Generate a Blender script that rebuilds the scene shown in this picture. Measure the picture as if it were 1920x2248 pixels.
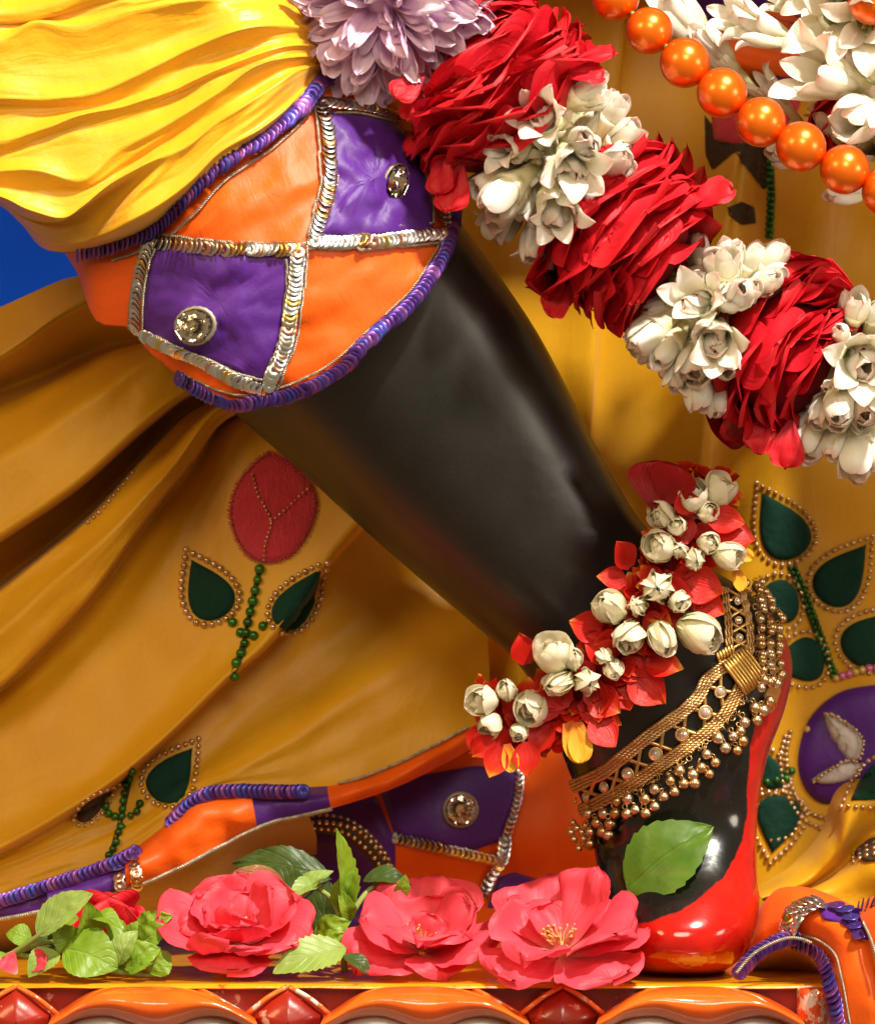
import bpy, math, random
from mathutils import Vector, Matrix, noise
from mathutils.bvhtree import BVHTree
R = random.Random(7)
pi = math.pi
for o in list(bpy.data.objects): bpy.data.objects.remove(o)
scene = bpy.context.scene
COL = scene.collection
# ---------------------------------------------------------------- camera, world, lamps, exposure
ZC, CAMD, S = 0.2010, 2.0, 0.0002 * 1.0847     # camera height, metres to the foot, metres per traced unit there
cam = bpy.data.cameras.new('camera'); camo = bpy.data.objects.new('camera', cam); COL.objects.link(camo)
camo.location = (0, -CAMD, ZC); camo.rotation_euler = (pi / 2, 0, 0)
cam.sensor_fit = 'VERTICAL'; cam.sensor_height = 24; cam.lens = 24 * CAMD / (2248 * 0.0002)
cam.clip_start = 0.05; cam.clip_end = 50
cam.dof.use_dof = True; cam.dof.focus_distance = CAMD - 0.055; cam.dof.aperture_fstop = 9.0
scene.camera = camo
w = bpy.data.worlds.new('World'); scene.world = w; w.use_nodes = True
w.node_tree.nodes['Background'].inputs[0].default_value = (1.0, 0.72, 0.42, 1)
w.node_tree.nodes['Background'].inputs[1].default_value = 0.24
def area(name, loc, target, size, watts, col):
    l = bpy.data.lights.new(name, 'AREA'); l.shape = 'DISK'; l.size = size; l.energy = watts; l.color = col
    o = bpy.data.objects.new(name, l); COL.objects.link(o); o.location = loc
    o.rotation_euler = (Vector(target) - Vector(loc)).to_track_quat('-Z', 'Y').to_euler()
    return o
area('stage_lamp', (0.70, -1.18, 1.95), (0, 0, 0.2), 0.15, 98, (1.0, 0.93, 0.82))
area('warm_fill', (-1.5, -1.5, 1.2), (0, 0, 0.15), 0.7, 15, (1.0, 0.68, 0.33))  # added warm fill from front left, lifts the shaded cloth
area('shin_streak_light', (1.5, -0.85, 0.42), (0.05, 0, 0.2), 0.5, 7, (1.0, 0.86, 0.7))  # added light for the long streak down the shin
area('front_fill', (0.25, -2.9, 1.5), (0, 0, 0.2), 1.0, 34, (1.0, 0.86, 0.66))  # added soft front fill, lifts shadows and evens the folds
vs = scene.view_settings
vs.view_transform = 'Standard'; vs.look = 'None'; vs.gamma = 1; vs.exposure = 0.06; vs.use_curve_mapping = False
scene.render.engine = 'CYCLES'

# ---------------------------------------------------------------- helpers
CAM = Vector((0, -CAMD, ZC))
def W(x, y, Y=0.0):                       # traced point + depth in metres behind the foot -> world point
    k = S * (CAMD + Y) / CAMD
    return Vector(((x - 885.1) * k, Y, ZC + (1036.2 - y) * k))
def cv(x0, y0, sc):                       # crop coordinates -> traced units
    f = sc * 1.0847
    return lambda x, y: (x / f + x0 / 1.0847, y / f + y0 / 1.0847)
def sstep(a, b, x):
    t = min(1, max(0, (x - a) / (b - a))); return t * t * (3 - 2 * t)
PW = {}
def tag(o, label, cat, group=None):
    o['label'] = label; o['category'] = cat
    if group: o['group'] = group
    return o
def place(o, M, parent):
    COL.objects.link(o)
    if parent is not None:
        o.parent = parent; o.matrix_parent_inverse = PW[parent.name].inverted()
    o.matrix_basis = M; PW[o.name] = M.copy()
    return o
def empty(name, loc, label, cat, group=None):
    o = bpy.data.objects.new(name, None); o.empty_display_size = 0.02
    place(o, Matrix.Translation(loc), None); return tag(o, label, cat, group)
def inst(name, me, M, parent): return place(bpy.data.objects.new(name, me), M, parent)
def mesh(name, vs_, fs, mat, uvs=None, smooth=True):
    me = bpy.data.meshes.new(name); me.from_pydata([tuple(v) for v in vs_], [], fs)
    me.materials.append(mat)
    if smooth: me.polygons.foreach_set('use_smooth', [True] * len(me.polygons))
    if uvs:
        uv = me.uv_layers.new(name='UVMap'); fl = []
        for l in me.loops: fl += uvs[l.vertex_index]
        uv.data.foreach_set('uv', fl)
    me.update(); return me
def obj(name, vs_, fs, mat, parent=None, uvs=None, smooth=True):
    return inst(name, mesh(name, vs_, fs, mat, uvs, smooth), Matrix.Identity(4), parent)
def gridfaces(n, m, closed=False):
    f = []
    for i in range(n - 1):
        for j in range(m - 1): f.append((i * m + j, i * m + j + 1, (i + 1) * m + j + 1, (i + 1) * m + j))
        if closed: f.append((i * m + m - 1, i * m, (i + 1) * m, (i + 1) * m + m - 1))
    return f
def basis(o, y, z, sx=1, sy=1, sz=1):
    y = Vector(y).normalized(); x = y.cross(Vector(z))
    if x.length < 1e-5: x = y.orthogonal()
    x.normalize(); z = x.cross(y)
    return Matrix(((x.x * sx, y.x * sy, z.x * sz, o[0]), (x.y * sx, y.y * sy, z.y * sz, o[1]), (x.z * sx, y.z * sy, z.z * sz, o[2]), (0, 0, 0, 1)))
def crs(p0, p1, p2, p3, t):
    return 0.5 * ((2 * p1) + (p2 - p0) * t + (2 * p0 - 5 * p1 + 4 * p2 - p3) * t * t + (3 * p1 - p0 - 3 * p2 + p3) * t ** 3)
def spline(pts, per=8):
    out = []; n = len(pts)
    for i in range(n - 1):
        a, b, c, d = pts[max(0, i - 1)], pts[i], pts[i + 1], pts[min(n - 1, i + 2)]
        for k in range(per): out.append(crs(a, b, c, d, k / per))
    out.append(pts[-1]); return out
def resample(pts, n):
    d = [0]
    for a, b in zip(pts, pts[1:]): d.append(d[-1] + (b - a).length)
    T = d[-1]; out = []; k = 0
    for i in range(n):
        s = T * i / (n - 1)
        while k < len(d) - 2 and d[k + 1] < s: k += 1
        t = (s - d[k]) / max(1e-9, d[k + 1] - d[k]); out.append(pts[k].lerp(pts[k + 1], min(1, max(0, t))))
    return out
def line(pts, n): return resample(spline([Vector(p) for p in pts], 8), n)
def vec2(pts): return [Vector((p[0], p[1], 0)) for p in pts]
def nz(p, f, seed=0): return noise.noise(Vector((p[0] * f + seed * 7.3, p[1] * f + seed * 3.1, p[2] * f)))
def loft(lines, nv, per, wr=(), fn=None, sharp=0):
    """surface through 3-D lines [(x,y,Y),..]; per = rows between neighbouring lines"""
    L = [resample(spline([W(*p) for p in ln], 8), nv) for ln in lines]
    cols = [spline([l[j] for l in L], per) for j in range(nv)]
    n = len(cols[0]); v = []; uv = []
    for i in range(n):
        for j in range(nv):
            p = cols[j][i].copy()
            if sharp:                                   # narrow crisp crests, broad valleys
                k = min(i // per, len(L) - 2); t = (i - k * per) / per; ya, yb = L[k][j].y, L[k + 1][j].y
                e = t ** sharp if yb < ya else 1 - (1 - t) ** sharp
                p.y = ya + (yb - ya) * e
            for amp, fr, sd in wr: p.y += amp * nz(p, fr, sd)
            if fn: fn(p, i / (n - 1), j / (nv - 1))
            v.append(p); uv.append((j / (nv - 1), i / (n - 1)))
    return v, gridfaces(n, nv), uv
def ray(bvh, x, y, off=0.0, default=None):
    d = (W(x, y, 0) - CAM).normalized(); h = bvh.ray_cast(CAM, d)
    if h[0] is None:
        if default is None: return None, None
        return W(x, y, default), Vector((0, -1, 0))
    n = h[1] if h[1].dot(d) < 0 else -h[1]
    return h[0] + n * off, n
def tube(pts, rad, seg=8, closed_ends=True):
    """pts world vectors, rad scalar or list"""
    n = len(pts); v = []; uv = []; up = Vector((0.13, -0.9, 0.3)); 
    for i, p in enumerate(pts):
        t = (pts[min(n - 1, i + 1)] - pts[max(0, i - 1)]).normalized()
        a = t.cross(up); a = a.normalized() if a.length > 1e-6 else t.orthogonal().normalized(); b = t.cross(a)
        r = rad[i] if isinstance(rad, (list, tuple)) else rad
        for k in range(seg):
            an = 2 * pi * k / seg; v.append(p + a * (math.cos(an) * r) + b * (math.sin(an) * r)); uv.append((k / seg, i / (n - 1)))
    f = gridfaces(n, seg, True)
    if closed_ends: f.append(tuple(range(seg))[::-1]); f.append(tuple((n - 1) * seg + k for k in range(seg)))
    return v, f, uv
def merge(parts):
    V = []; F = []; U = []
    for v, f, u in parts:
        b = len(V); V += v; U += u; F += [tuple(i + b for i in q) for q in f]
    return V, F, U
def box(x0, x1, y0, y1, z0, z1, bv=0.0):
    v = [Vector((x, y, z)) for x in (x0, x1) for y in (y0, y1) for z in (z0, z1)]
    return v, [(0, 1, 3, 2), (4, 6, 7, 5), (0, 4, 5, 1), (2, 3, 7, 6), (0, 2, 6, 4), (1, 5, 7, 3)], [(0, 0)] * 8
def sphere_me(name, mat, n=14, m=9, sq=1.0):
    v = []; uv = []
    for i in range(m + 1):
        th = pi * i / m
        for j in range(n):
            ph = 2 * pi * j / n; v.append((math.sin(th) * math.cos(ph), math.sin(th) * math.sin(ph), math.cos(th) * sq)); uv.append((j / n, i / m))
    return mesh(name, v, gridfaces(m + 1, n, True), mat, uv)

# ---------------------------------------------------------------- materials
def mk(name):
    m = bpy.data.materials.new(name); m.use_nodes = True
    return m, m.node_tree.nodes, m.node_tree.links, m.node_tree.nodes['Principled BSDF']
def setp(b, **k):
    for a, v in k.items(): b.inputs[a.replace('_', ' ')].default_value = v
def ramp(N, stops, interp='LINEAR'):
    r = N.new('ShaderNodeValToRGB'); e = r.color_ramp.elements; r.color_ramp.interpolation = interp
    while len(e) < len(stops): e.new(0.5)
    for q, (p, c) in zip(e, stops): q.position = p; q.color = (*c, 1)
    return r
def mixc(N, Lk, fac, a, b, mode='MIX'):
    m = N.new('ShaderNodeMix'); m.data_type = 'RGBA'; m.blend_type = mode
    for i, x in ((0, fac), (6, a), (7, b)):
        if hasattr(x, 'links'): Lk.new(x, m.inputs[i])
        else: m.inputs[i].default_value = x if i == 0 else (*x, 1)
    return m.outputs[2]
def noisen(N, Lk, scale, detail=3, vec=None, rough=0.5, dist=0.0):
    t = N.new('ShaderNodeTexNoise'); t.inputs['Scale'].default_value = scale; t.inputs['Detail'].default_value = detail
    t.inputs['Roughness'].default_value = rough; t.inputs['Distortion'].default_value = dist
    if vec is None:
        c = N.new('ShaderNodeTexCoord'); vec = c.outputs['Object']
    Lk.new(vec, t.inputs['Vector']); return t.outputs['Fac']
def mathn(N, Lk, op, a, b=0.0, clamp=False):
    m = N.new('ShaderNodeMath'); m.operation = op; m.use_clamp = clamp
    for i, x in ((0, a), (1, b)):
        if hasattr(x, 'links'): Lk.new(x, m.inputs[i])
        else: m.inputs[i].default_value = x
    return m.outputs[0]
def bump(N, Lk, b, h, strength, dist):
    bp = N.new('ShaderNodeBump'); bp.inputs['Strength'].default_value = strength; bp.inputs['Distance'].default_value = dist
    Lk.new(h, bp.inputs['Height']); Lk.new(bp.outputs[0], b.inputs['Normal'])
def fabric(name, col, col2, rough=0.5, sheen=0.3, wr=0.35, wrscale=90, spec=0.4, aniso=0.0, trans=0.0, uvw=None):
    m, N, L, b = mk(name)
    n1 = noisen(N, L, 28, 4); n2 = noisen(N, L, 900, 2)
    f = mathn(N, L, 'ADD', mathn(N, L, 'MULTIPLY', n1, 0.7), mathn(N, L, 'MULTIPLY', n2, 0.38))
    r = ramp(N, [(0.3, col2), (0.72, col)]); L.new(f, r.inputs[0]); L.new(r.outputs[0], b.inputs['Base Color'])
    setp(b, Roughness=rough, Sheen_Weight=sheen, Sheen_Roughness=0.4, Specular_IOR_Level=spec)
    b.inputs['Sheen Tint'].default_value = (*[min(1, c * 0.6 + 0.4) for c in col], 1)
    uvn = N.new('ShaderNodeTexCoord')
    w1 = noisen(N, L, wrscale, 3, None, 0.45, 0.0); w3 = noisen(N, L, 2600, 1)
    h = mathn(N, L, 'ADD', w1, mathn(N, L, 'MULTIPLY', w3, 0.16))
    if uvw:
        mp = N.new('ShaderNodeMapping'); mp.inputs['Scale'].default_value = (uvw[0], uvw[1], 1); L.new(uvn.outputs['UV'], mp.inputs[0])
        s1 = noisen(N, L, 1.0, 3, mp.outputs[0], 0.5, 0.8); s1 = mathn(N, L, 'ABSOLUTE', mathn(N, L, 'SUBTRACT', s1, 0.5)); s1 = mathn(N, L, 'SQRT', s1)
        h = mathn(N, L, 'SUBTRACT', h, mathn(N, L, 'MULTIPLY', s1, uvw[2]))
    bump(N, L, b, h, wr, 0.004)
    if trans:
        t = N.new('ShaderNodeBsdfTranslucent'); L.new(r.outputs[0], t.inputs[0]); mx = N.new('ShaderNodeMixShader'); mx.inputs[0].default_value = trans
        o = N['Material Output']; L.new(b.outputs[0], mx.inputs[1]); L.new(t.outputs[0], mx.inputs[2]); L.new(mx.outputs[0], o.inputs[0])
    return m
def petalmat(name, stops, rough=0.5, trans=0.25, sss=0.0, var=0.25, vein=0.35, dark=None, spec=0.35, vscale=(26, 2.5), blotch=None, bmp=.35):
    """stops along the petal, base (0) to tip (1)"""
    m, N, L, b = mk(name)
    tc = N.new('ShaderNodeTexCoord'); sp = N.new('ShaderNodeSeparateXYZ'); L.new(tc.outputs['UV'], sp.inputs[0])
    oi = N.new('ShaderNodeObjectInfo')
    mp = N.new('ShaderNodeMapping'); mp.inputs['Scale'].default_value = (vscale[0], vscale[1], 1); L.new(tc.outputs['UV'], mp.inputs[0])
    ad = N.new('ShaderNodeVectorMath'); ad.operation = 'ADD'; L.new(mp.outputs[0], ad.inputs[0])
    cx = N.new('ShaderNodeCombineXYZ'); L.new(mathn(N, L, 'MULTIPLY', oi.outputs['Random'], 90), cx.inputs[2]); L.new(cx.outputs[0], ad.inputs[1])
    vn = noisen(N, L, 1.0, 3, ad.outputs[0])
    sm = noisen(N, L, 130, 3)
    v = mathn(N, L, 'ADD', sp.outputs[1], mathn(N, L, 'MULTIPLY', mathn(N, L, 'SUBTRACT', sm, 0.5), 0.5))
    v = mathn(N, L, 'ADD', v, mathn(N, L, 'MULTIPLY', mathn(N, L, 'SUBTRACT', oi.outputs['Random'], 0.5), var))
    r = ramp(N, stops); L.new(v, r.inputs[0])
    hv = N.new('ShaderNodeHueSaturation'); L.new(r.outputs[0], hv.inputs['Color'])
    L.new(mathn(N, L, 'ADD', mathn(N, L, 'MULTIPLY', vn, vein), 1.0 - vein * 0.5), hv.inputs['Value'])
    c = hv.outputs[0]
    if blotch:
        bn = noisen(N, L, 230, 2); br = ramp(N, [(0.66, (0, 0, 0)), (0.74, (1, 1, 1))]); L.new(bn, br.inputs[0]); c = mixc(N, L, br.outputs[0], c, blotch)
    L.new(c, b.inputs['Base Color']); setp(b, Roughness=rough, Specular_IOR_Level=spec)
    if sss:
        setp(b, Subsurface_Weight=sss, Subsurface_Scale=0.004); b.inputs['Subsurface Radius'].default_value = (1, 0.7, 0.45)
    bump(N, L, b, vn, bmp, 0.0015)
    if trans:
        t = N.new('ShaderNodeBsdfTranslucent'); L.new(c, t.inputs[0]); mx = N.new('ShaderNodeMixShader'); mx.inputs[0].default_value = trans
        o = N['Material Output']; L.new(b.outputs[0], mx.inputs[1]); L.new(t.outputs[0], mx.inputs[2]); L.new(mx.outputs[0], o.inputs[0])
    return m
def metal(name, cols, rough=0.25, metallic=1.0, dirt=0.0, spec=0.5, coat=0.0):
    m, N, L, b = mk(name); oi = N.new('ShaderNodeObjectInfo')
    r = ramp(N, [((i + 0.0) / max(1, len(cols)), c) for i, c in enumerate(cols)], 'CONSTANT'); L.new(oi.outputs['Random'], r.inputs[0]); c = r.outputs[0]
    if dirt:
        dn = noisen(N, L, 420, 3); dr = ramp(N, [(0.35, (1, 1, 1)), (0.62, (0, 0, 0))]); L.new(dn, dr.inputs[0])
        c = mixc(N, L, mathn(N, L, 'MULTIPLY', dr.outputs[0], dirt), c, (0.03, 0.018, 0.008))
        L.new(mathn(N, L, 'ADD', mathn(N, L, 'MULTIPLY', dr.outputs[0], 0.3), rough), b.inputs['Roughness'])
    else: b.inputs['Roughness'].default_value = rough
    L.new(c, b.inputs['Base Color']); setp(b, Metallic=metallic, Specular_IOR_Level=spec, Coat_Weight=coat, Coat_Roughness=0.1)
    return m
def gemmat():
    m, N, L, b = mk('crystal_stone'); setp(b, Transmission_Weight=1.0, IOR=1.9, Roughness=0.0); b.inputs['Base Color'].default_value = (1, .97, .9, 1); return m
M = {}
M['mirror'] = metal('foil_mirror', [(0.9, 0.8, 0.62)], 0.08)
M['yellow'] = fabric('yellow_satin', (0.78, 0.405, 0.012), (0.72, 0.355, 0.008), 0.38, 0.4, 0.16, 120, 0.5, uvw=(8, 40, .7))
M['yellow_skirt'] = fabric('shaded_yellow_cloth', (0.68, 0.35, 0.008), (0.60, 0.285, 0.004), 0.46, 0.25, 0.16, 55, 0.38, uvw=(9, 26, .5))  # the drape's yellow with the skirt's shade put into the colour
M['orange'] = fabric('orange_satin', (0.84, 0.12, 0.003), (0.72, 0.085, 0.003), 0.46, 0.08, 0.17, 40, 0.35, uvw=(11, 7, .35))
M['purple'] = fabric('purple_satin', (0.10, 0.018, 0.26), (0.06, 0.010, 0.16), 0.46, 0.15, 0.17, 40, 0.35, uvw=(5, 4, .35))
M['tan'] = fabric('tan_lining', (0.36, 0.22, 0.05), (0.28, 0.15, 0.03), 0.7, 0.2, 0.3, 60)
M['green'] = fabric('green_felt', (0.004, 0.045, 0.026), (0.002, 0.022, 0.014), 0.8, 0.15, 0.3, 200, 0.2)
M['pinkfelt'] = fabric('pink_thread', (0.70, 0.05, 0.085), (0.55, 0.028, 0.05), 0.6, 0.4, 0.5, 260, uvw=(40, 5, 2.0))
M['silvercloth'] = fabric('silver_lame', (0.7, 0.66, 0.62), (0.45, 0.4, 0.36), 0.25, 0.2, 0.7, 120)
M['brownthread'] = fabric('brown_thread', (0.07, 0.035, 0.012), (0.03, 0.014, 0.006), 0.75, 0.2, 0.6, 300)
M['silver'] = metal('silver_sequin', [(0.86, 0.9, 0.95), (0.75, 0.78, 0.82), (0.85, 0.8, 0.66), (0.7, 0.72, 0.74), (0.88, 0.92, 0.96), (0.85, 0.62, 0.2), (0.8, 0.84, 0.9), (0.84, 0.5, 0.38), (0.62, 0.62, 0.62)], 0.27)
M['violet'] = metal('purple_sequin', [(0.13, 0.05, 0.32), (0.10, 0.05, 0.36), (0.17, 0.06, 0.30), (0.09, 0.03, 0.22), (0.24, 0.08, 0.32), (0.08, 0.07, 0.42)], 0.33, 0.7)
M['cord'] = metal('silver_cord', [(0.5, 0.44, 0.34)], 0.4, 0.8, 0.4)
M['gold'] = metal('antique_gold', [(0.72, 0.46, 0.17), (0.76, 0.52, 0.24), (0.66, 0.42, 0.17)], 0.3, 1.0, 0.25)
M['bell'] = metal('brass_bell', [(0.74, 0.52, 0.28), (0.66, 0.44, 0.2), (0.76, 0.6, 0.42)], 0.2, 1.0, 0.2)
M['brightgold'] = metal('clasp_gold', [(0.75, 0.48, 0.14)], 0.3, 1.0, 0.2)
M['bead'] = metal('champagne_bead', [(0.62, 0.42, 0.22), (0.7, 0.5, 0.34), (0.55, 0.35, 0.15)], 0.25, 0.8)
M['greenbead'] = metal('green_bead', [(0.02, 0.12, 0.008), (0.03, 0.16, 0.01), (0.012, 0.08, 0.006)], 0.25, 0.3, 0, 0.6)
M['pinkbead'] = metal('pink_bead', [(0.6, 0.16, 0.3), (0.6, 0.42, 0.1)], 0.25, 0.2)
M['gem'] = gemmat()
M['white_gem'] = metal('clear_stone', [(0.75, 0.62, 0.5), (0.8, 0.7, 0.6)], 0.12, 0.6)
M['pearl'] = None
def pearlmat():
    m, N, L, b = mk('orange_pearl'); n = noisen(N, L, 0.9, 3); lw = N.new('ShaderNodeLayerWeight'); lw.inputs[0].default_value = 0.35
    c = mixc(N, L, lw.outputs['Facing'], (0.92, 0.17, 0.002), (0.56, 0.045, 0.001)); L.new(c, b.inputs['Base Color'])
    n2 = noisen(N, L, 2.2, 4); setp(b, Metallic=0.55, Roughness=0.3, Coat_Weight=0.25, Coat_Roughness=0.12, Specular_IOR_Level=0.6); bump(N, L, b, n2, 0.05, 0.002); return m
M['pearl'] = pearlmat()
def stonemat():
    m, N, L, b = mk('black_stone_painted_sole')
    at = N.new('ShaderNodeAttribute'); at.attribute_name = 'sole'; aw = N.new('ShaderNodeAttribute'); aw.attribute_name = 'wear'
    n = noisen(N, L, 160, 4); s = mathn(N, L, 'ADD', at.outputs['Fac'], mathn(N, L, 'MULTIPLY', mathn(N, L, 'SUBTRACT', n, 0.5), 0.22))
    r = ramp(N, [(0.47, (0, 0, 0)), (0.53, (1, 1, 1))]); L.new(s, r.inputs[0])
    n1 = noisen(N, L, 22, 5); sr = ramp(N, [(0.3, (0.004, 0.004, 0.004)), (0.75, (0.013, 0.012, 0.010))]); L.new(n1, sr.inputs[0])
    g = noisen(N, L, 1500, 1); gr = ramp(N, [(0.66, (0, 0, 0)), (0.8, (1, 1, 1))]); L.new(g, gr.inputs[0])
    st = mixc(N, L, mathn(N, L, 'MULTIPLY', gr.outputs[0], 0.3), sr.outputs[0], (0.12, 0.09, 0.045))
    n3 = noisen(N, L, 60, 5, None, 0.6, 0.5); rr = ramp(N, [(0.3, (0.36, 0.005, 0.003)), (0.65, (0.52, 0.011, 0.006))]); L.new(n3, rr.inputs[0])
    ws = mathn(N, L, 'ADD', aw.outputs['Fac'], mathn(N, L, 'MULTIPLY', mathn(N, L, 'SUBTRACT', noisen(N, L, 300, 5), 0.5), 0.9))
    wr = ramp(N, [(0.45, (0, 0, 0)), (0.62, (1, 1, 1))]); L.new(ws, wr.inputs[0])
    red = mixc(N, L, wr.outputs[0], rr.outputs[0], (0.55, 0.26, 0.05))
    L.new(mixc(N, L, r.outputs[0], st, red), b.inputs['Base Color'])
    ag = N.new('ShaderNodeAttribute'); ag.attribute_name = 'polish'
    ro = mathn(N, L, 'SUBTRACT', mathn(N, L, 'ADD', mathn(N, L, 'MULTIPLY', n1, 0.14), 0.31), mathn(N, L, 'MULTIPLY', ag.outputs['Fac'], 0.22))
    ro = mathn(N, L, 'SUBTRACT', ro, mathn(N, L, 'MULTIPLY', r.outputs[0], 0.05)); L.new(ro, b.inputs['Roughness'])
    setp(b, Specular_IOR_Level=0.6, Coat_Weight=0.1, Coat_Roughness=0.2)
    bump(N, L, b, noisen(N, L, 120, 5), 0.08, 0.002); return m
M['stone'] = stonemat()
def enamel(name, c1, c2, chip=None, amt=0.62, rough=0.16):
    m, N, L, b = mk(name); n = noisen(N, L, 40, 4); r = ramp(N, [(0.35, c1), (0.7, c2)]); L.new(n, r.inputs[0]); c = r.outputs[0]
    if chip:
        k = noisen(N, L, 95, 6, None, 0.65); kr = ramp(N, [(amt, (0, 0, 0)), (amt + 0.05, (1, 1, 1))]); L.new(k, kr.inputs[0]); c = mixc(N, L, kr.outputs[0], c, chip)
    L.new(c, b.inputs['Base Color']); setp(b, Roughness=rough, Specular_IOR_Level=0.55, Coat_Weight=0.3, Coat_Roughness=0.08)
    bump(N, L, b, noisen(N, L, 70, 4), 0.16, 0.003); return m
M['enamel_orange'] = enamel('orange_enamel', (0.80, 0.10, 0.010), (0.88, 0.16, 0.012))
M['enamel_red'] = enamel('dark_red_enamel', (0.22, 0.008, 0.004), (0.36, 0.018, 0.006), (0.6, 0.3, 0.2), 0.62, 0.3)
M['enamel_ridge'] = enamel('worn_ridge_enamel', (0.78, 0.11, 0.015), (0.82, 0.16, 0.02), (0.76, 0.62, 0.52), 0.55)
M['enamel_yellow'] = enamel('yellow_enamel', (0.72, 0.26, 0.006), (0.80, 0.36, 0.008), (0.7, 0.12, 0.01), 0.62)
M['enamel_white'] = enamel('grey_white_enamel', (0.55, 0.47, 0.42), (0.66, 0.58, 0.53), None, 0.6, 0.35)
M['enamel_block'] = enamel('chipped_block_enamel', (0.6, 0.06, 0.012), (0.7, 0.12, 0.02), (0.68, 0.56, 0.48), 0.5)
M['rose'] = petalmat('red_rose_petal', [(0.0, (0.30, 0.002, 0.012)), (0.5, (0.56, 0.006, 0.018)), (1.0, (0.66, 0.012, 0.022))], 0.5, 0.18, 0, 0.3, 0.3)
M['rosecore'] = petalmat('red_rose_heart', [(0.0, (0.16, 0.001, 0.008)), (1.0, (0.28, 0.003, 0.01))], 0.6, 0.0)
M['pink'] = petalmat('coral_rose_petal', [(0.0, (0.86, 0.5, 0.42)), (0.13, (0.80, 0.2, 0.2)), (0.32, (0.84, 0.085, 0.13)), (1.0, (0.84, 0.06, 0.095))], 0.5, 0.25, 0, 0.08, 0.2)
M['tub'] = petalmat('tuberose_petal', [(0.0, (0.70, 0.68, 0.30)), (0.3, (0.92, 0.88, 0.70)), (0.85, (0.95, 0.93, 0.86)), (1.08, (0.92, 0.66, 0.54))], 0.36, 0.32, 0.3, 0.10, 0.03, spec=0.5, bmp=.08)
M['tubgreen'] = petalmat('tuberose_tube', [(0.0, (0.42, 0.46, 0.12)), (0.6, (0.72, 0.68, 0.38)), (1.0, (0.78, 0.74, 0.56))], 0.4, 0.0, 0.3, 0.1, 0.1)
M['stamen'] = petalmat('yellow_green_stamen', [(0.0, (0.3, 0.34, 0.02)), (1.0, (0.55, 0.5, 0.04))], 0.5, 0)
M['jas'] = petalmat('jasmine_petal', [(0.0, (0.62, 0.62, 0.30)), (0.35, (0.90, 0.84, 0.60)), (1.0, (0.93, 0.86, 0.68))], 0.42, 0.3, 0.3, 0.25, 0.04, spec=0.45, bmp=.1)
M['flame'] = petalmat('red_orange_petal', [(0.0, (0.46, 0.008, 0.004)), (0.65, (0.60, 0.012, 0.006)), (0.9, (0.70, 0.06, 0.008)), (1.12, (0.82, 0.34, 0.02))], 0.42, 0.22, 0, 0.3, 0.2)
M['maroon'] = petalmat('dark_red_petal', [(0.0, (0.2, 0.002, 0.004)), (1.0, (0.36, 0.004, 0.006))], 0.5, 0.2)
M['sunpetal'] = petalmat('yellow_petal', [(0.0, (0.6, 0.1, 0.01)), (0.3, (0.75, 0.32, 0.01)), (1.0, (0.78, 0.46, 0.03))], 0.5, 0.25)
M['lilac'] = petalmat('lilac_petal', [(0.0, (0.46, 0.2, 0.42)), (0.5, (0.74, 0.48, 0.70)), (1.0, (0.86, 0.68, 0.82))], 0.5, 0.22, 0, 0.3, 0.3, vscale=(9, 0.6))
M['anther'] = petalmat('brown_anther', [(0.0, (0.75, 0.4, 0.2)), (0.7, (0.6, 0.25, 0.05)), (1.0, (0.25, 0.07, 0.015))], 0.7, 0)
def leafmat(name, c1, c2, vein, rough=0.42, k=16):
    m, N, L, b = mk(name); tc = N.new('ShaderNodeTexCoord'); sp = N.new('ShaderNodeSeparateXYZ'); L.new(tc.outputs['UV'], sp.inputs[0])
    u = mathn(N, L, 'ABSOLUTE', mathn(N, L, 'SUBTRACT', sp.outputs[0], 0.5)); 
    ph = mathn(N, L, 'SUBTRACT', sp.outputs[1], mathn(N, L, 'MULTIPLY', u, 0.75)); ph = mathn(N, L, 'ADD', ph, mathn(N, L, 'MULTIPLY', noisen(N, L, 110, 2), 0.09))
    sv = mathn(N, L, 'SINE', mathn(N, L, 'MULTIPLY', ph, k * 1.25)); sv = mathn(N, L, 'POWER', mathn(N, L, 'ABSOLUTE', sv), 14)
    mid = mathn(N, L, 'SUBTRACT', 1.0, mathn(N, L, 'MULTIPLY', u, 26), True)
    vv = mathn(N, L, 'MAXIMUM', mid, mathn(N, L, 'MULTIPLY', sv, 0.3))
    n = noisen(N, L, 70, 4); r = ramp(N, [(0.3, c1), (0.7, c2)]); L.new(n, r.inputs[0])
    c = mixc(N, L, mathn(N, L, 'MULTIPLY', vv, 0.6), r.outputs[0], vein); L.new(c, b.inputs['Base Color']); setp(b, Roughness=rough, Specular_IOR_Level=0.45)
    bl = noisen(N, L, 260, 3); bump(N, L, b, mathn(N, L, 'SUBTRACT', mathn(N, L, 'MULTIPLY', bl, 0.4), vv), 0.45, 0.0012)
    t = N.new('ShaderNodeBsdfTranslucent'); L.new(c, t.inputs[0]); mx = N.new('ShaderNodeMixShader'); mx.inputs[0].default_value = 0.25
    L.new(b.outputs[0], mx.inputs[1]); L.new(t.outputs[0], mx.inputs[2]); L.new(mx.outputs[0], N['Material Output'].inputs[0]); return m
M['leaf'] = leafmat('basil_leaf', (0.15, 0.28, 0.012), (0.25, 0.40, 0.02), (0.36, 0.48, 0.10))
M['leafpale'] = leafmat('pale_basil_leaf', (0.24, 0.38, 0.06), (0.33, 0.46, 0.10), (0.48, 0.56, 0.22))
M['leafdark'] = leafmat('dark_basil_leaf', (0.035, 0.075, 0.012), (0.06, 0.11, 0.018), (0.10, 0.15, 0.03))
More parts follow.
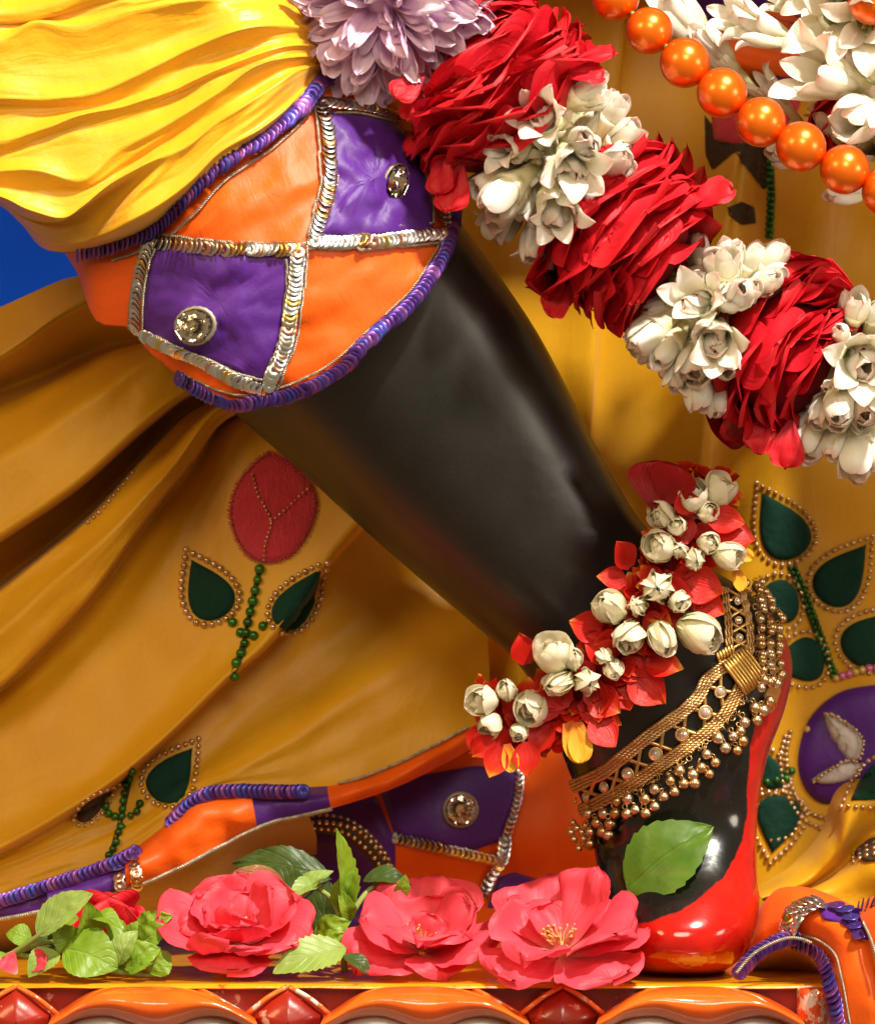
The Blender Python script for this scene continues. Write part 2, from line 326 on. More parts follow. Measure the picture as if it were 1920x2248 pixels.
M['leaffoot'] = leafmat('smooth_basil_leaf', (0.065, 0.15, 0.008), (0.10, 0.20, 0.012), (0.16, 0.26, 0.03), 0.38, 5)
M['leafbrown'] = leafmat('withered_leaf', (0.24, 0.10, 0.03), (0.32, 0.15, 0.05), (0.3, 0.16, 0.06))
M['stem'] = petalmat('green_stem', [(0, (0.22, 0.3, 0.06)), (1, (0.3, 0.36, 0.1))], 0.5, 0)
def blue():
    m, N, L, b = mk('blue_cloth'); n = noisen(N, L, 9, 3); r = ramp(N, [(0.3, (0.0, 0.022, 0.19)), (0.7, (0.0, 0.032, 0.26))]); L.new(n, r.inputs[0]); L.new(r.outputs[0], b.inputs['Base Color']); setp(b, Roughness=0.9, Specular_IOR_Level=0.1); return m
M['blue'] = blue()
# ---------------------------------------------------------------- setting: blue backdrop
v, f, uv = loft([[(-900, y, 0.42), (300, y, 0.44), (1200, y, 0.42), (2700, y, 0.43)] for y in (-1300, -300, 700, 1500, 2500)], 20, 3, [(0.01, 6, 3)])
o = obj('backdrop', v, f, M['blue'], None, uv); o['kind'] = 'structure'; o['label'] = 'plain deep blue backdrop behind the statue'
# ---------------------------------------------------------------- pedestal
PED = empty('pedestal', W(840, 2300, -0.055), 'glossy orange and red carved pedestal with worn white edges', 'pedestal')
YF = -0.055
x0, x1 = W(-260, 0, YF).x, W(1688, 0, YF).x
v, f, u = box(x0, x1, YF, 0.30, -0.13, -0.0025); obj('body', v, f, M['enamel_red'], PED, None, False)
def top_board():
    n = 60; V = []
    prof = [(0.30, -0.0022), (0.30, 0.0), (YF - 0.004, 0.0), (YF - 0.0062, -0.0008), (YF - 0.0065, -0.0016), (YF - 0.0045, -0.0022)]
    for i in range(n + 1):
        x = x0 - 0.003 + (x1 - x0 + 0.006) * i / n
        for (y, z) in prof: V.append(Vector((x, y, z + (0.0004 * nz((x, y, z), 60) if y < 0 and z < 0 else 0))))
    F = gridfaces(n + 1, len(prof)); F += [tuple(range(len(prof))), tuple(n * len(prof) + k for k in range(len(prof)))[::-1]]
    obj('top_board', V, F, M['enamel_yellow'], PED, None, False)
top_board()
def lobe(cx, sx=1.0):
    up = [(-205, 2056), (-170, 2034), (-135, 2012), (-95, 1999), (-25, 1996), (50, 1998), (115, 2011), (165, 2035), (205, 2058)]
    lo = [(-222, 2100), (-190, 2084), (-148, 2064), (-90, 2059), (-40, 2074), (5, 2086), (55, 2074), (105, 2059), (160, 2067), (222, 2100)]
    up = line(vec2(up), 40); lo = line(vec2(lo), 40); prof = [(0, .003), (.0, -.006), (.10, -.013), (.28, -.019), (.5, -.0205), (.72, -.018), (.92, -.011), (1, -.004), (1, .003)]
    lines = []
    for t, dy in prof: lines.append([(cx + (a.x * (1 - t) + b.x * t) * sx, a.y * (1 - t) + b.y * t, YF + dy) for a, b in zip(up, lo)][::3] + [(cx + (up[-1].x * (1 - t) + lo[-1].x * t) * sx, up[-1].y * (1 - t) + lo[-1].y * t, YF + dy)])
    v, f, u = loft(lines, 60, 3, [(0.0006, 70, 1)]); obj('carved_petal', v, f, M['enamel_orange'], PED, u)
    # pale scalloped field under the petal
    pl = [[(cx + a.x * 0.97 * sx, a.y - 6 + d, YF + dy) for a in lo[::4] + [lo[-1]]] for d, dy in ((0, -0.001), (8, -0.007), (60, -0.009), (160, -0.009))]
    v, f, u = loft(pl, 40, 4); obj('scalloped_field', v, f, M['enamel_white'], PED, u)
def lozenge(cx, mat):
    P = [(0, 2000), (38, 2022), (74, 2052), (62, 2110), (36, 2150), (-36, 2150), (-62, 2110), (-74, 2052), (-38, 2022)]
    rings = [(1.0, 0.002), (1.0, -0.006), (0.9, -0.010), (0.6, -0.0135), (0.3, -0.015), (0.02, -0.0155)]
    V = []
    pts = resample([Vector((a, b, 0)) for a, b in P + P[:1]], 37)[:-1]
    for s, dy in rings:
        for p in pts: V.append(W(cx + p.x * s, 2070 + (p.y - 2070) * s, YF + dy))
    obj('lozenge', V, gridfaces(len(rings), 36, True), mat, PED)
    for sg in (-1, 1):
        pts = [W(cx + sg * a, b, YF + c) for a, b, c in ((2, 1997, -.008), (40, 2018, -.011), (76, 2046, -.010), (84, 2054, -.004))]
        v, f, u = tube(spline(pts, 6), 0.0011, 8); obj('worn_ridge', v, f, M['enamel_ridge'], PED, u)
        pts = [W(cx + sg * a, b, YF + c) for a, b, c in ((182, 2000, -.004), (150, 2016, -.009), (112, 2038, -.010), (84, 2054, -.006))]
        v, f, u = tube(spline(pts, 6), 0.0010, 8); obj('worn_ridge', v, f, M['enamel_ridge'], PED, u)
for cx in (-242, 310, 860, 1417): lobe(cx)
for cx in (33, 583, 1138): lozenge(cx, M['enamel_red'])
# end block, rounded, chipped
bl = []
for t, dy in ((0, .003), (.0, -.007), (.12, -.014), (.45, -.018), (.75, -.016), (.95, -.008), (1, .003)):
    bl.append([(1612 + (1690 - 1612) * t, y, YF + dy * k) for y, k in ((1998, .5), (2006, .95), (2040, 1), (2100, 1), (2200, 1))])
v, f, u = loft(bl, 24, 4); obj('end_block', v, f, M['enamel_block'], PED, u)

# ---------------------------------------------------------------- statue leg and foot, one surface
SEC = [(330, 690, 800, 250, -.040, .050), (470, 832, 925, 440, -.034, .052), (610, 955, 1015, 565, -.028, .050), (740, 1075, 1085, 670, -.022, .047),
       (860, 1180, 1150, 790, -.016, .044), (960, 1265, 1205, 900, -.010, .041), (1040, 1335, 1255, 990, -.005, .039), (1085, 1400, 1312, 1072, 0, .038),
       (1110, 1460, 1400, 1130, .001, .037), (1132, 1512, 1500, 1190, .002, .036), (1150, 1560, 1570, 1258, .002, .035), (1167, 1600, 1602, 1338, .002, .034),
       (1182, 1640, 1588, 1432, .002, .033), (1195, 1690, 1553, 1530, .001, .032), (1205, 1740, 1533, 1640, .001, .030), (1212, 1790, 1531, 1740, -.005, .034),
       (1222, 1840, 1536, 1828, -.012, .040), (1232, 1890, 1524, 1892, -.017, .043), (1245, 1930, 1498, 1940, -.017, .041), (1275, 1962, 1462, 1966, -.015, .030), (1330, 1973, 1420, 1975, -.013, .014)]
rows = [spline([Vector(s[:3]) for s in SEC], 8), spline([Vector(s[3:6]) for s in SEC], 8)]
NS = 96; LV = []; LU = []
for i in range(len(rows[0])):
    a = rows[0][i]; b = rows[1][i]                     # a=(Lx,Ly,Rx) b=(Ry,Yc,hd)
    Lx, Ly, Rx, Ry, Yc, hd = a.x, a.y, a.z, b.x, b.y, b.z
    for k in range(NS):
        t = 2 * pi * k / NS; c, s = math.cos(t), math.sin(t); e = 2 / (2.3 + .65 * c)
        cx = math.copysign(abs(c) ** e, c); sx = math.copysign(abs(s) ** e, s)
        h = (cx + 1) / 2
        LV.append(W(Lx + (Rx - Lx) * h, Ly + (Ry - Ly) * h, Yc + sx * hd)); LU.append((k / NS, i / len(rows[0])))
nr = len(rows[0]); F = gridfaces(nr, NS, True); F += [tuple(range(NS))[::-1], tuple((nr - 1) * NS + k for k in range(NS))]
LEG = obj('statue_leg', LV, F, M['stone'], None, LU)
tag(LEG, 'polished black stone statue leg on tiptoe with red painted sole', 'statue')
# painted sole: how far to the sole side of the black/red line
SOLE = line(vec2([(1380, 1040), (1500, 1150), (1562, 1262), (1570, 1330), (1545, 1420), (1520, 1500), (1512, 1600), (1505, 1680), (1480, 1750), (1430, 1805), (1370, 1845), (1300, 1868), (1200, 1880)]), 80)
at = LEG.data.attributes.new('sole', 'FLOAT', 'POINT'); aw = LEG.data.attributes.new('wear', 'FLOAT', 'POINT')
sv = []; wv = []
for p in LV:
    k = S * (CAMD + p.y) / CAMD; x = p.x / k + 885.1; y = 1036.2 - (p.z - ZC) / k
    bd = 1e9; sg = 1
    for a, b in zip(SOLE, SOLE[1:]):
        t = max(0, min(1, ((x - a.x) * (b.x - a.x) + (y - a.y) * (b.y - a.y)) / ((b.x - a.x) ** 2 + (b.y - a.y) ** 2)))
        dx, dy = x - a.x - t * (b.x - a.x), y - a.y - t * (b.y - a.y); d = dx * dx + dy * dy
        if d < bd: bd = d; sg = 1 if (b.x - a.x) * dy - (b.y - a.y) * dx < 0 else -1
    d = math.sqrt(bd) * sg
    if y < 1180: d = -200
    sv.append(min(1, max(0, 0.5 + d / 60)))
    w1 = 1 - math.hypot((x - 1556 - (1400 - y) * .12) / 34, (y - 1385) / 85); w2 = 1 - math.hypot((x - 1400) / 90, (y - 1945) / 26)
    wv.append(max(0, w1 * 1.5, w2 * .9))
ap = LEG.data.attributes.new('polish', 'FLOAT', 'POINT'); ap.data.foreach_set('value', [sstep(.13, .06, p.z) for p in LV]); at.data.foreach_set('value', sv); aw.data.foreach_set('value', wv)
BL = BVHTree.FromPolygons(LV, F)

# ---------------------------------------------------------------- dhoti leg: yellow drape above the sequinned knee band
DH = empty('dhoti_leg', W(400, 700, -.05), 'glossy yellow dhoti gathered above an orange and purple sequinned knee band', 'garment')
UP = line(vec2([(132, 512), (200, 505), (260, 487), (310, 465), (350, 435), (390, 395), (430, 350), (480, 310), (530, 280), (575, 240), (610, 200), (635, 165), (670, 140), (720, 128), (770, 140)]), 60)
LO = line(vec2([(160, 556), (195, 650), (262, 664), (298, 708), (350, 752), (410, 795), (480, 822), (560, 814), (640, 785), (700, 745), (760, 690), (820, 635), (870, 575), (900, 520), (918, 460), (918, 390), (905, 320)]), 60)
BV = []; BU = []
NVB = 40
for j in range(NVB + 5):
    for i in range(60):
        u = i / 59; v_ = min(1, j / NVB); p = UP[i].lerp(LO[i], v_)
        Y = -.035 - .070 * math.sin(pi * min(1, max(0, u))) ** .62 - .010 * math.sin(pi * v_) * (math.sin(pi * u))
        if j > NVB: Y += [0, .001, .004, .010, .020][j - NVB]; p = p + (UP[i] - LO[i]) * .012 * (j - NVB)
        q = W(p.x, p.y, Y)
        a = .5 + .5 * sstep(0, .2, v_)
        fold = math.sin((p.x * .62 + p.y * .78) * .045 + 3 * nz((p.x, p.y, 0), .006)) * nz((p.x, p.y, 0), .008, 4)
        cr_ = (1 - 2.4 * abs(noise.noise(Vector((p.x * .010 + p.y * .013, p.x * .0035 - p.y * .003, 3.3))))) * max(0, .3 + nz((p.x, p.y, 0), .009, 8))
        q.y += (.0028 * nz((p.x, p.y, 0), .011, 2) + .003 * fold - .0042 * cr_ + .0012 * nz((p.x, p.y, 0), .045, 6)) * a * math.sin(pi * (.06 + .88 * u))
        BV.append(q); BU.append((u * 3, v_))
BF = gridfaces(NVB + 5, 60)
BAND = obj('knee_band', BV, BF, M['orange'], DH, BU)
BB = BVHTree.FromPolygons(BV, BF)
c1 = cv(0, 0, 1.84375)
def C1(pts): return [c1(*p) for p in pts]
def applique(name, bvh, outline, mat, parent, off=0.0012, n=72, rings=9, dy=None, puff=0.0, wr=0):
    """outline (traced units) laid on a surface and sewn down, bulging by puff"""
    P = resample(vec2(outline + outline[:1]), n + 1)[:-1]; c = sum(P, Vector()) / n; V = []; U = []
    xs = [p.x for p in P]; ys = [p.y for p in P]
    last = dy
    for k in range(rings + 2):
        s = 1.0 if k < 2 else 1 - (k - 1) / rings
        for p in P:
            q = c + (p - c) * max(s, .001)
            loc, nn = ray(bvh, q.x, q.y, 0, last if last is not None else 0)
            o_ = (-.0004 if k == 0 else off + puff * math.sqrt(max(0, 1 - s * s)))
            loc = loc + nn * o_
            if wr: loc.y += wr * nz((q.x, q.y, 0), .03, 5)
            V.append(loc); U.append(((q.x - min(xs)) / (max(xs) - min(xs)), (q.y - min(ys)) / (max(ys) - min(ys))))
    return obj(name, V, gridfaces(rings + 2, n, True), mat, parent, U)
def dens(pts, n=60): return [(p.x, p.y) for p in line(vec2(pts), n)]
PA = dens(C1([(625, 1000), (780, 1015), (1000, 1035), (1185, 1035)]), 20) + dens(C1([(1185, 1050), (1165, 1200), (1130, 1370), (1075, 1540)]), 20) + dens(C1([(1060, 1545), (960, 1500), (820, 1440), (700, 1395), (592, 1345)]), 20) + dens(C1([(585, 1330), (590, 1200), (605, 1080)]), 14)
patchA = applique('purple_patch', BB, PA, M['purple'], DH, .0012, 90, 12, -.1)
PB = dens(C1([(1310, 450), (1450, 470), (1600, 510), (1650, 580)]), 20) + dens(C1([(1690, 650), (1740, 800), (1752, 930)]), 16) + dens(C1([(1740, 945), (1500, 965), (1290, 970)]), 20) + dens(C1([(1290, 950), (1325, 780), (1330, 620)]), 16)
patchB = applique('purple_patch', BB, PB, M['purple'], DH, .0012, 90, 12, -.1, .003, .0025)
PC = dens(C1([(345, 1130), (395, 1165), (402, 1210), (370, 1235), (330, 1180)]), 30)
# sequins -----------------------------------------------------------
def sequin_me(name, mat, n=14):
    V = []; prof = [(1.0, -.03), (.95, .02), (.6, .05), (.16, .06), (.10, .0)]
    for r, z in prof:
        for k in range(n): V.append((r * math.cos(2 * pi * k / n), r * math.sin(2 * pi * k / n), z))
    return mesh(name, V, gridfaces(len(prof), n, True), mat)
SQS = sequin_me('silver_sequin', M['silver']); SQV = sequin_me('purple_sequin', M['violet'])
def sequins(name, me, bvh, pts, rad, step, parent, off=.0016, tilt=.62, dflt=-.09):
    P = line(vec2(pts), 200); d = [0]
    for a, b in zip(P, P[1:]): d.append(d[-1] + (b - a).length)
    n = max(2, int(d[-1] / step)); Q = resample(P, n); out = []
    for i, q in enumerate(Q):
        t = (Q[min(n - 1, i + 1)] - Q[max(0, i - 1)]).normalized()
        loc, nn = ray(bvh, q.x, q.y, off, dflt)
        tw = Vector((t.x, 0, -t.y)); tw = (tw - nn * tw.dot(nn)).normalized()
        ang = tilt + R.uniform(-.07, .07); jit = R.uniform(-.07, .07)
        nr_ = (nn * math.cos(ang) - tw * math.sin(ang)); side = nn.cross(tw)
        nr_ = (nr_ + side * jit).normalized()
        r = rad * S * R.uniform(.94, 1.05)
        o_ = inst(name, me, basis(loc + nn * R.uniform(0, .0003), side, nr_, r, r, r), parent); out.append(o_)
    return out
def cord(name, bvh, pts, parent, rad=2.0, off=.0012, dflt=-.09, mat='cord', pitch=9.0):
    P = line(vec2(pts), 160); d = sum(((b - a).length for a, b in zip(P, P[1:]))); n = int(d / 1.6) + 4; Q = resample(P, n); parts = []
    base = []
    for q in Q:
        loc, nn = ray(bvh, q.x, q.y, off, dflt); base.append((loc, nn))
    for ph in (0, pi):
        pts3 = []
        for i, (loc, nn) in enumerate(base):
            t = (base[min(n - 1, i + 1)][0] - base[max(0, i - 1)][0]).normalized(); s = nn.cross(t); a = 2 * pi * (i * d / n) / pitch + ph
            pts3.append(loc + (s * math.cos(a) + nn * (math.sin(a) * .6)) * rad * S)
        parts.append(tube(pts3, rad * S * .85, 5))
    v, f, u = merge(parts); return obj(name, v, f, M[mat], parent, u)
up_line = [(p.x + 8, p.y + 11) for p in UP[3:58:3]]
sequins('purple_sequin', SQV, BB, up_line, 16.5, 9.5, DH, .0055, .42)
lo_line = [(p.x + (UP[i].x - p.x) * .022, p.y + (UP[i].y - p.y) * .022) for i, p in enumerate(LO)][16:58:2]
sequins('purple_sequin', SQV, BB, lo_line, 15.5, 9.5, DH, .003, .42)
cord('silver_cord', BB, [(p.x + 20, p.y + 24) for p in UP[6:56:3]], DH)
cord('silver_cord', BB, [(p.x + (UP[i].x - p.x) * .06, p.y + (UP[i].y - p.y) * .06) for i, p in enumerate(LO)][16:58:2], DH, 1.6)
for ln in ([(640, 985), (780, 995), (1000, 1015), (1190, 1012)], [(1205, 1020), (1198, 1130), (1180, 1260), (1150, 1400), (1090, 1545)], [(1085, 1568), (960, 1535), (820, 1455), (700, 1405), (605, 1362)], [(562, 1330), (570, 1200), (590, 1080), (625, 985)],
           [(1298, 440), (1325, 560), (1330, 680), (1318, 800), (1270, 960)], [(1262, 985), (1400, 985), (1550, 975), (1700, 958), (1792, 952)], [(1300, 428), (1450, 440), (1600, 485)], [(1720, 640), (1765, 780), (1788, 900)]):
    sequins('silver_sequin', SQS, BB, C1(ln), 14.5, 9.2, DH, .0026, .40)
for ln in ([(610, 952), (800, 965), (1000, 988), (1235, 990)], [(1240, 1000), (1232, 1130), (1215, 1270), (1185, 1410), (1120, 1580)], [(1160, 1050), (1160, 1200), (1128, 1370), (1070, 1530)], [(1065, 1532), (960, 1505), (820, 1438), (700, 1385), (590, 1340)], [(588, 1345), (592, 1200), (612, 1080), (640, 1010)], [(535, 1330), (545, 1190), (570, 1070), (590, 975)],
           [(1272, 440), (1290, 600), (1290, 760), (1242, 960)], [(1350, 470), (1362, 620), (1352, 780), (1310, 950)], [(1310, 952), (1450, 925), (1600, 918), (1745, 912)], [(1250, 1008), (1450, 1010), (1620, 1000), (1790, 985)], [(1340, 466), (1450, 468), (1600, 505)], [(1690, 650), (1735, 790), (1750, 910)]):
    cord('silver_cord', BB, C1(ln), DH, 1.9, .0018)
# rhinestones ---------------------------------------------------------
def gem_parts(n=10):
    V = [(0, 0, .62)]; F = []
    for r, z, ph in ((.38, .55, 0), (.72, .34, .5), (.97, .05, 0)):
        for k in range(n): a = 2 * pi * (k + ph) / n; V.append((r * math.cos(a), r * math.sin(a), z))
    for k in range(n):
        k2 = (k + 1) % n; F.append((0, 1 + k, 1 + k2))
        F += [(1 + k, 1 + n + k, 1 + k2), (1 + k2, 1 + n + k, 1 + n + k2), (1 + n + k, 1 + 2 * n + k, 1 + 2 * n + k2), (1 + n + k, 1 + 2 * n + k2, 1 + n + k2)]
    return V, F
gv, gf = gem_parts(); n_ = len(gv); gv = gv + [(0, 0, -.55)]; gf = gf + [(n_, 21 + (k + 1) % 10, 21 + k) for k in range(10)]
GEM = mesh('gem', gv, gf, M['gem'], None, False)
CUP = mesh('foil_back', [(math.cos(k * pi / 5) * (1.0 if r else 0), math.sin(k * pi / 5) * (1.0 if r else 0), .04 if r else -.6) for r in (1,) for k in range(10)] + [(0, 0, -.6)], [(k, (k + 1) % 10, 10) for k in range(10)], M['mirror'], None, False)
gv, gf = gem_parts(8); GEMW = mesh('gem', gv, gf, M['white_gem'], None, False)
def torus_me(name, mat, R_=1.0, r=.13, n=24, m=8, bumps=0):
    V = []
    for i in range(n):
        a = 2 * pi * i / n; rr = r * (1 + (.25 if bumps and i % 2 else 0))
        for k in range(m): b = 2 * pi * k / m; V.append(((R_ + rr * math.cos(b)) * math.cos(a), (R_ + rr * math.cos(b)) * math.sin(a), rr * math.sin(b)))
    f = []
    for i in range(n):
        for k in range(m): f.append((i * m + k, ((i + 1) % n) * m + k, ((i + 1) % n) * m + (k + 1) % m, i * m + (k + 1) % m))
    return mesh(name, V, f, mat)
BEZ = torus_me('bezel', M['cord'], 1.0, .13, 40, 8, 1); RING = torus_me('ring', M['gold'], 1.0, .22, 14, 6)
def rhinestone(bvh, x, y, rx, ry, ang, parent, dflt=-.1, nrm=None):
    loc, nn = ray(bvh, x, y, .0035, dflt); nn = nrm or nn
    yv = Vector((math.sin(ang), 0, math.cos(ang)))
    b = inst('rhinestone_bezel', BEZ, basis(loc, yv, nn, rx * S, ry * S, ry * S), parent)
    inst('gem', GEM, basis(loc + nn * .003, yv, nn, rx * S * .97, ry * S * .97, ry * S * .6), b); inst('foil_back', CUP, basis(loc + nn * .0028, yv, nn, rx * S * .99, ry * S * .99, ry * S * .62), b)
rhinestone(BB, *c1(802, 1318), 38, 33, -.25, DH)
rhinestone(BB, *c1(1578, 755), 24, 36, .25, DH, -.1, Vector((.55, -.8, .2)))
# yellow drape -------------------------------------------------------
def dl(pts, Y):
    out = []
    for p in pts:
        a, b = c1(p[0], p[1]); out.append((a, b, (p[2] if len(p) > 2 else (Y if Y > -.09 else -.113 + (Y + .113) * .21)) + .045 * sstep(1050, 1420, p[0])))
    return out
edge = [(p.x * 2, p.y * 2) for p in UP]
ed = []
for i in range(0, 60, 4):
    u = i / 59; Yb = -.035 - .070 * math.sin(pi * min(1, max(0, u))) ** .62
    ed.append((UP[i].x, UP[i].y - 3, Yb - .0045))
lines = [
 dl([(-300, -900), (200, -900), (800, -900), (1450, -900)], .05),
 dl([(-300, -600), (200, -620), (800, -640), (1450, -640)], -.03),
 dl([(-300, -300), (300, -320), (800, -330), (1420, -300)], -.085),
 dl([(-300, 0), (0, 45), (200, 15), (420, -50), (900, -150), (1410, -140)], -.118),
 dl([(-300, 110), (0, 105), (180, 80), (420, 30), (900, -70), (1410, -60)], -.098),
 dl([(-300, 190), (0, 165), (140, 95), (330, 120), (600, 40), (900, -10), (1410, 10)], -.117),
 dl([(-300, 300), (0, 290), (250, 270), (480, 215), (760, 110), (1050, 40), (1410, 80)], -.102),
 dl([(-300, 400), (0, 398), (200, 402), (380, 376), (520, 322), (640, 262), (800, 185), (1060, 105), (1410, 130)], -.126),
 dl([(-300, 470), (0, 452), (200, 445), (400, 425), (560, 375), (700, 310), (900, 225), (1150, 155), (1405, 170)], -.098),
 dl([(-300, 620), (0, 575), (200, 512), (330, 468), (520, 425), (700, 365), (900, 275), (1150, 190), (1400, 195)], -.122),
 dl([(-300, 690), (0, 640), (200, 580), (340, 540), (520, 480), (700, 410), (900, 310), (1150, 218), (1395, 212)], -.104),
 dl([(-300, 760), (-60, 700), (140, 690), (330, 728), (480, 610), (580, 560), (720, 480), (900, 365), (1080, 250), (1390, 228)], -.126),
 dl([(-300, 800), (-60, 745), (130, 770), (340, 772), (500, 690), (640, 600), (800, 500), (960, 400), (1170, 285), (1385, 238)], -.100),
 dl([(-300, 850), (-40, 790), (120, 850), (250, 882), (340, 832), (450, 745), (600, 662), (760, 590), (870, 503), (1000, 422), (1150, 325), (1240, 278), (1375, 248)], -.127),
 dl([(-300, 850, -.02), (-40, 800, -.04), (90, 880, -.06), (250, 925, -.085), (400, 885, -.098), (520, 820), (640, 745), (780, 665), (900, 560), (1040, 470), (1170, 375), (1270, 300), (1370, 255)], -.108),
 dl([(-300, 830, .0), (-40, 800, -.02), (60, 870, -.04), (160, 960, -.06), (290, 985, -.085), (420, 950, -.105), (540, 890), (660, 820), (780, 725), (890, 615), (1040, 530), (1160, 440), (1250, 345), (1345, 265)], -.118),
 [(-150, 420, .03), (-20, 402, .02), (40, 440, 0), (82, 490, -.03)] + [(a, b, c) for a, b, c in ed],
 [(-150, 425, .06), (-20, 410, .05), (40, 450, .04), (84, 500, .0)] + [(a + 3, b + 3, c + .004) for a, b, c in ed]]
def creases(p, i, j, A=.0016, fi=20, fj=4):
    a = noise.noise(Vector((j * fj, i * fi, 1.7))); b = noise.noise(Vector((j * fj * 1.6, i * fi * 2.3, 9.1))); m = .35 + .65 * max(0, noise.noise(Vector((j * 3, i * 9, 4.4))) + .35)
    p.y -= A * m * ((1 - abs(a) * 2.4) + .45 * (1 - abs(b) * 2.2))
v, f, uv = loft(lines, 210, 9, [(.0036, 22, 1), (.0010, 60, 2)], creases, 1.7)
obj('yellow_drape', v, f, M['yellow'], DH, uv)

# unseen cloth added above the view to shade the panel behind
v, f, uv = loft([[(620, -760, .02), (900, -760, .0), (1300, -760, .0), (1700, -760, .0), (2150, -760, .03)], [(640, -480, -.03), (900, -470, -.04), (1300, -470, -.04), (1700, -470, -.04), (2150, -480, -.03)], [(660, -260, -.02), (900, -230, -.03), (1300, -240, -.03), (1700, -250, -.03), (2150, -260, -.02)], [(680, -150, .02), (900, -140, .0), (1300, -150, .01), (1700, -150, .02), (2150, -160, .04)], [(700, -120, .10), (900, -110, .10), (1300, -120, .10), (1700, -120, .10), (2150, -130, .10)]], 60, 8, [(.012, 12, 4), (.004, 40, 5)])
obj('top_shade_cloth', v, f, M['yellow'], DH, uv)
v, f, uv = loft([[(x, -420, .0 + d), (x + 20, 0, -.045 + d), (x + 40, 400, -.05 + d), (x + 30, 800, -.04 + d), (x + 60, 1150, -.02 + d)] for x, d in ((1930, .0), (1990, -.018), (2060, .008), (2140, -.015), (2230, .01), (2320, -.01), (2420, .01), (2540, .0))], 40, 7, [(.006, 14, 2)])
obj('side_shade_cloth', v, f, M['yellow'], DH, uv)  # unseen cloth added right of the view, keeps key light off the panel
# ---------------------------------------------------------------- pleated yellow skirt, left
SK = empty('pleated_skirt', W(300, 1850, .05), 'pleated yellow skirt embroidered with a pink tulip, hemmed in orange and purple', 'garment')
SL = [
 [(230, 545, .055), (180, 556, .055), (130, 565, .058), (60, 595, .062), (0, 622, .064), (-100, 660, .066)],
 [(250, 590, .045), (200, 600, .045), (120, 640, .045), (50, 690, .044), (0, 722, .044), (-100, 780, .044)],
 [(300, 680, .075), (200, 705, .078), (100, 752, .080), (0, 790, .082), (-100, 830, .082)],
 [(310, 690, .070), (215, 720, .066), (110, 775, .064), (0, 825, .064), (-100, 870, .064)],
 [(330, 715, .042), (240, 770, .040), (110, 860, .038), (0, 930, .038), (-100, 990, .038)],
 [(395, 785, .042), (300, 850, .036), (150, 980, .034), (0, 1082, .034), (-100, 1145, .034)],
 [(398, 792, .085), (305, 862, .084), (155, 996, .084), (0, 1100, .084), (-100, 1165, .084)],
 [(405, 815, .096), (320, 888, .10), (175, 1040, .10), (0, 1180, .10), (-100, 1245, .10)],
 [(408, 822, .060), (326, 892, .052), (182, 1050, .048), (85, 1130, .046), (0, 1198, .046), (-100, 1262, .046)],
 [(440, 830, .045), (345, 950, .040), (215, 1090, .037), (100, 1190, .036), (0, 1280, .036), (-100, 1350, .036)],
 [(460, 845, .050), (392, 925, .046), (288, 1055, .043), (183, 1198, .040), (60, 1325, .040), (0, 1382, .040), (-100, 1450, .040)],
 [(462, 850, .080), (398, 936, .072), (296, 1066, .070), (192, 1210, .066), (68, 1338, .066), (0, 1398, .066), (-100, 1470, .066)],
 [(490, 860, .062), (430, 970, .060), (345, 1110, .057), (240, 1270, .056), (110, 1400, .056), (0, 1480, .056), (-100, 1540, .056)],
 [(600, 870, .055), (530, 1010, .054), (440, 1200, .052), (330, 1390, .050), (160, 1540, .048), (0, 1630, .048), (-100, 1690, .048)],
 [(820, 960, .046), (706, 1082, .044), (640, 1160, .042), (545, 1292, .040), (456, 1372, .038), (354, 1472, .036), (240, 1570, .036), (110, 1655, .036), (0, 1715, .036), (-100, 1760, .036)],
 [(830, 975, .080), (716, 1094, .075), (650, 1172, .072), (553, 1304, .070), (462, 1386, .066), (362, 1486, .060), (250, 1585, .056), (115, 1672, .052), (0, 1732, .050), (-100, 1775, .050)],
 [(900, 1130, .085), (790, 1190, .082), (690, 1265, .076), (590, 1365, .070), (490, 1455, .064), (385, 1550, .058), (270, 1640, .052), (120, 1705, .048), (0, 1755, .046), (-100, 1795, .046)],
 [(980, 1270, .080), (860, 1330, .072), (740, 1400, .064), (600, 1490, .056), (470, 1560, .050), (390, 1594, .046), (310, 1660, .044), (220, 1706, .043), (110, 1746, .043), (0, 1785, .043), (-100, 1815, .043)],
 [(990, 1450, .078), (900, 1500, .070), (800, 1550, .062), (700, 1585, .056), (600, 1594, .052), (450, 1594, .048), (390, 1614, .044), (330, 1674, .042), (260, 1724, .041), (190, 1754, .041), (100, 1784, .041), (0, 1816, .041), (-100, 1842, .041)]]
SL = [[(x, y, .056 + (Y - .056) * 1.25) for x, y, Y in l] for l in SL[:17]] + SL[17:]
SL = [[(l[0][0] + 150, l[0][1] - 60, l[0][2] + .01)] + l if i < 13 else l for i, l in enumerate(SL)]
v, f, uv = loft(SL, 190, 9, [(.0034, 16, 3), (.0012, 50, 4)], lambda p, i, j: creases(p, i, j, .0014, 36, 5), 1.45)
SKF = obj('pleats', v, f, M['yellow_skirt'], SK, uv)
BS = BVHTree.FromPolygons(v, f)
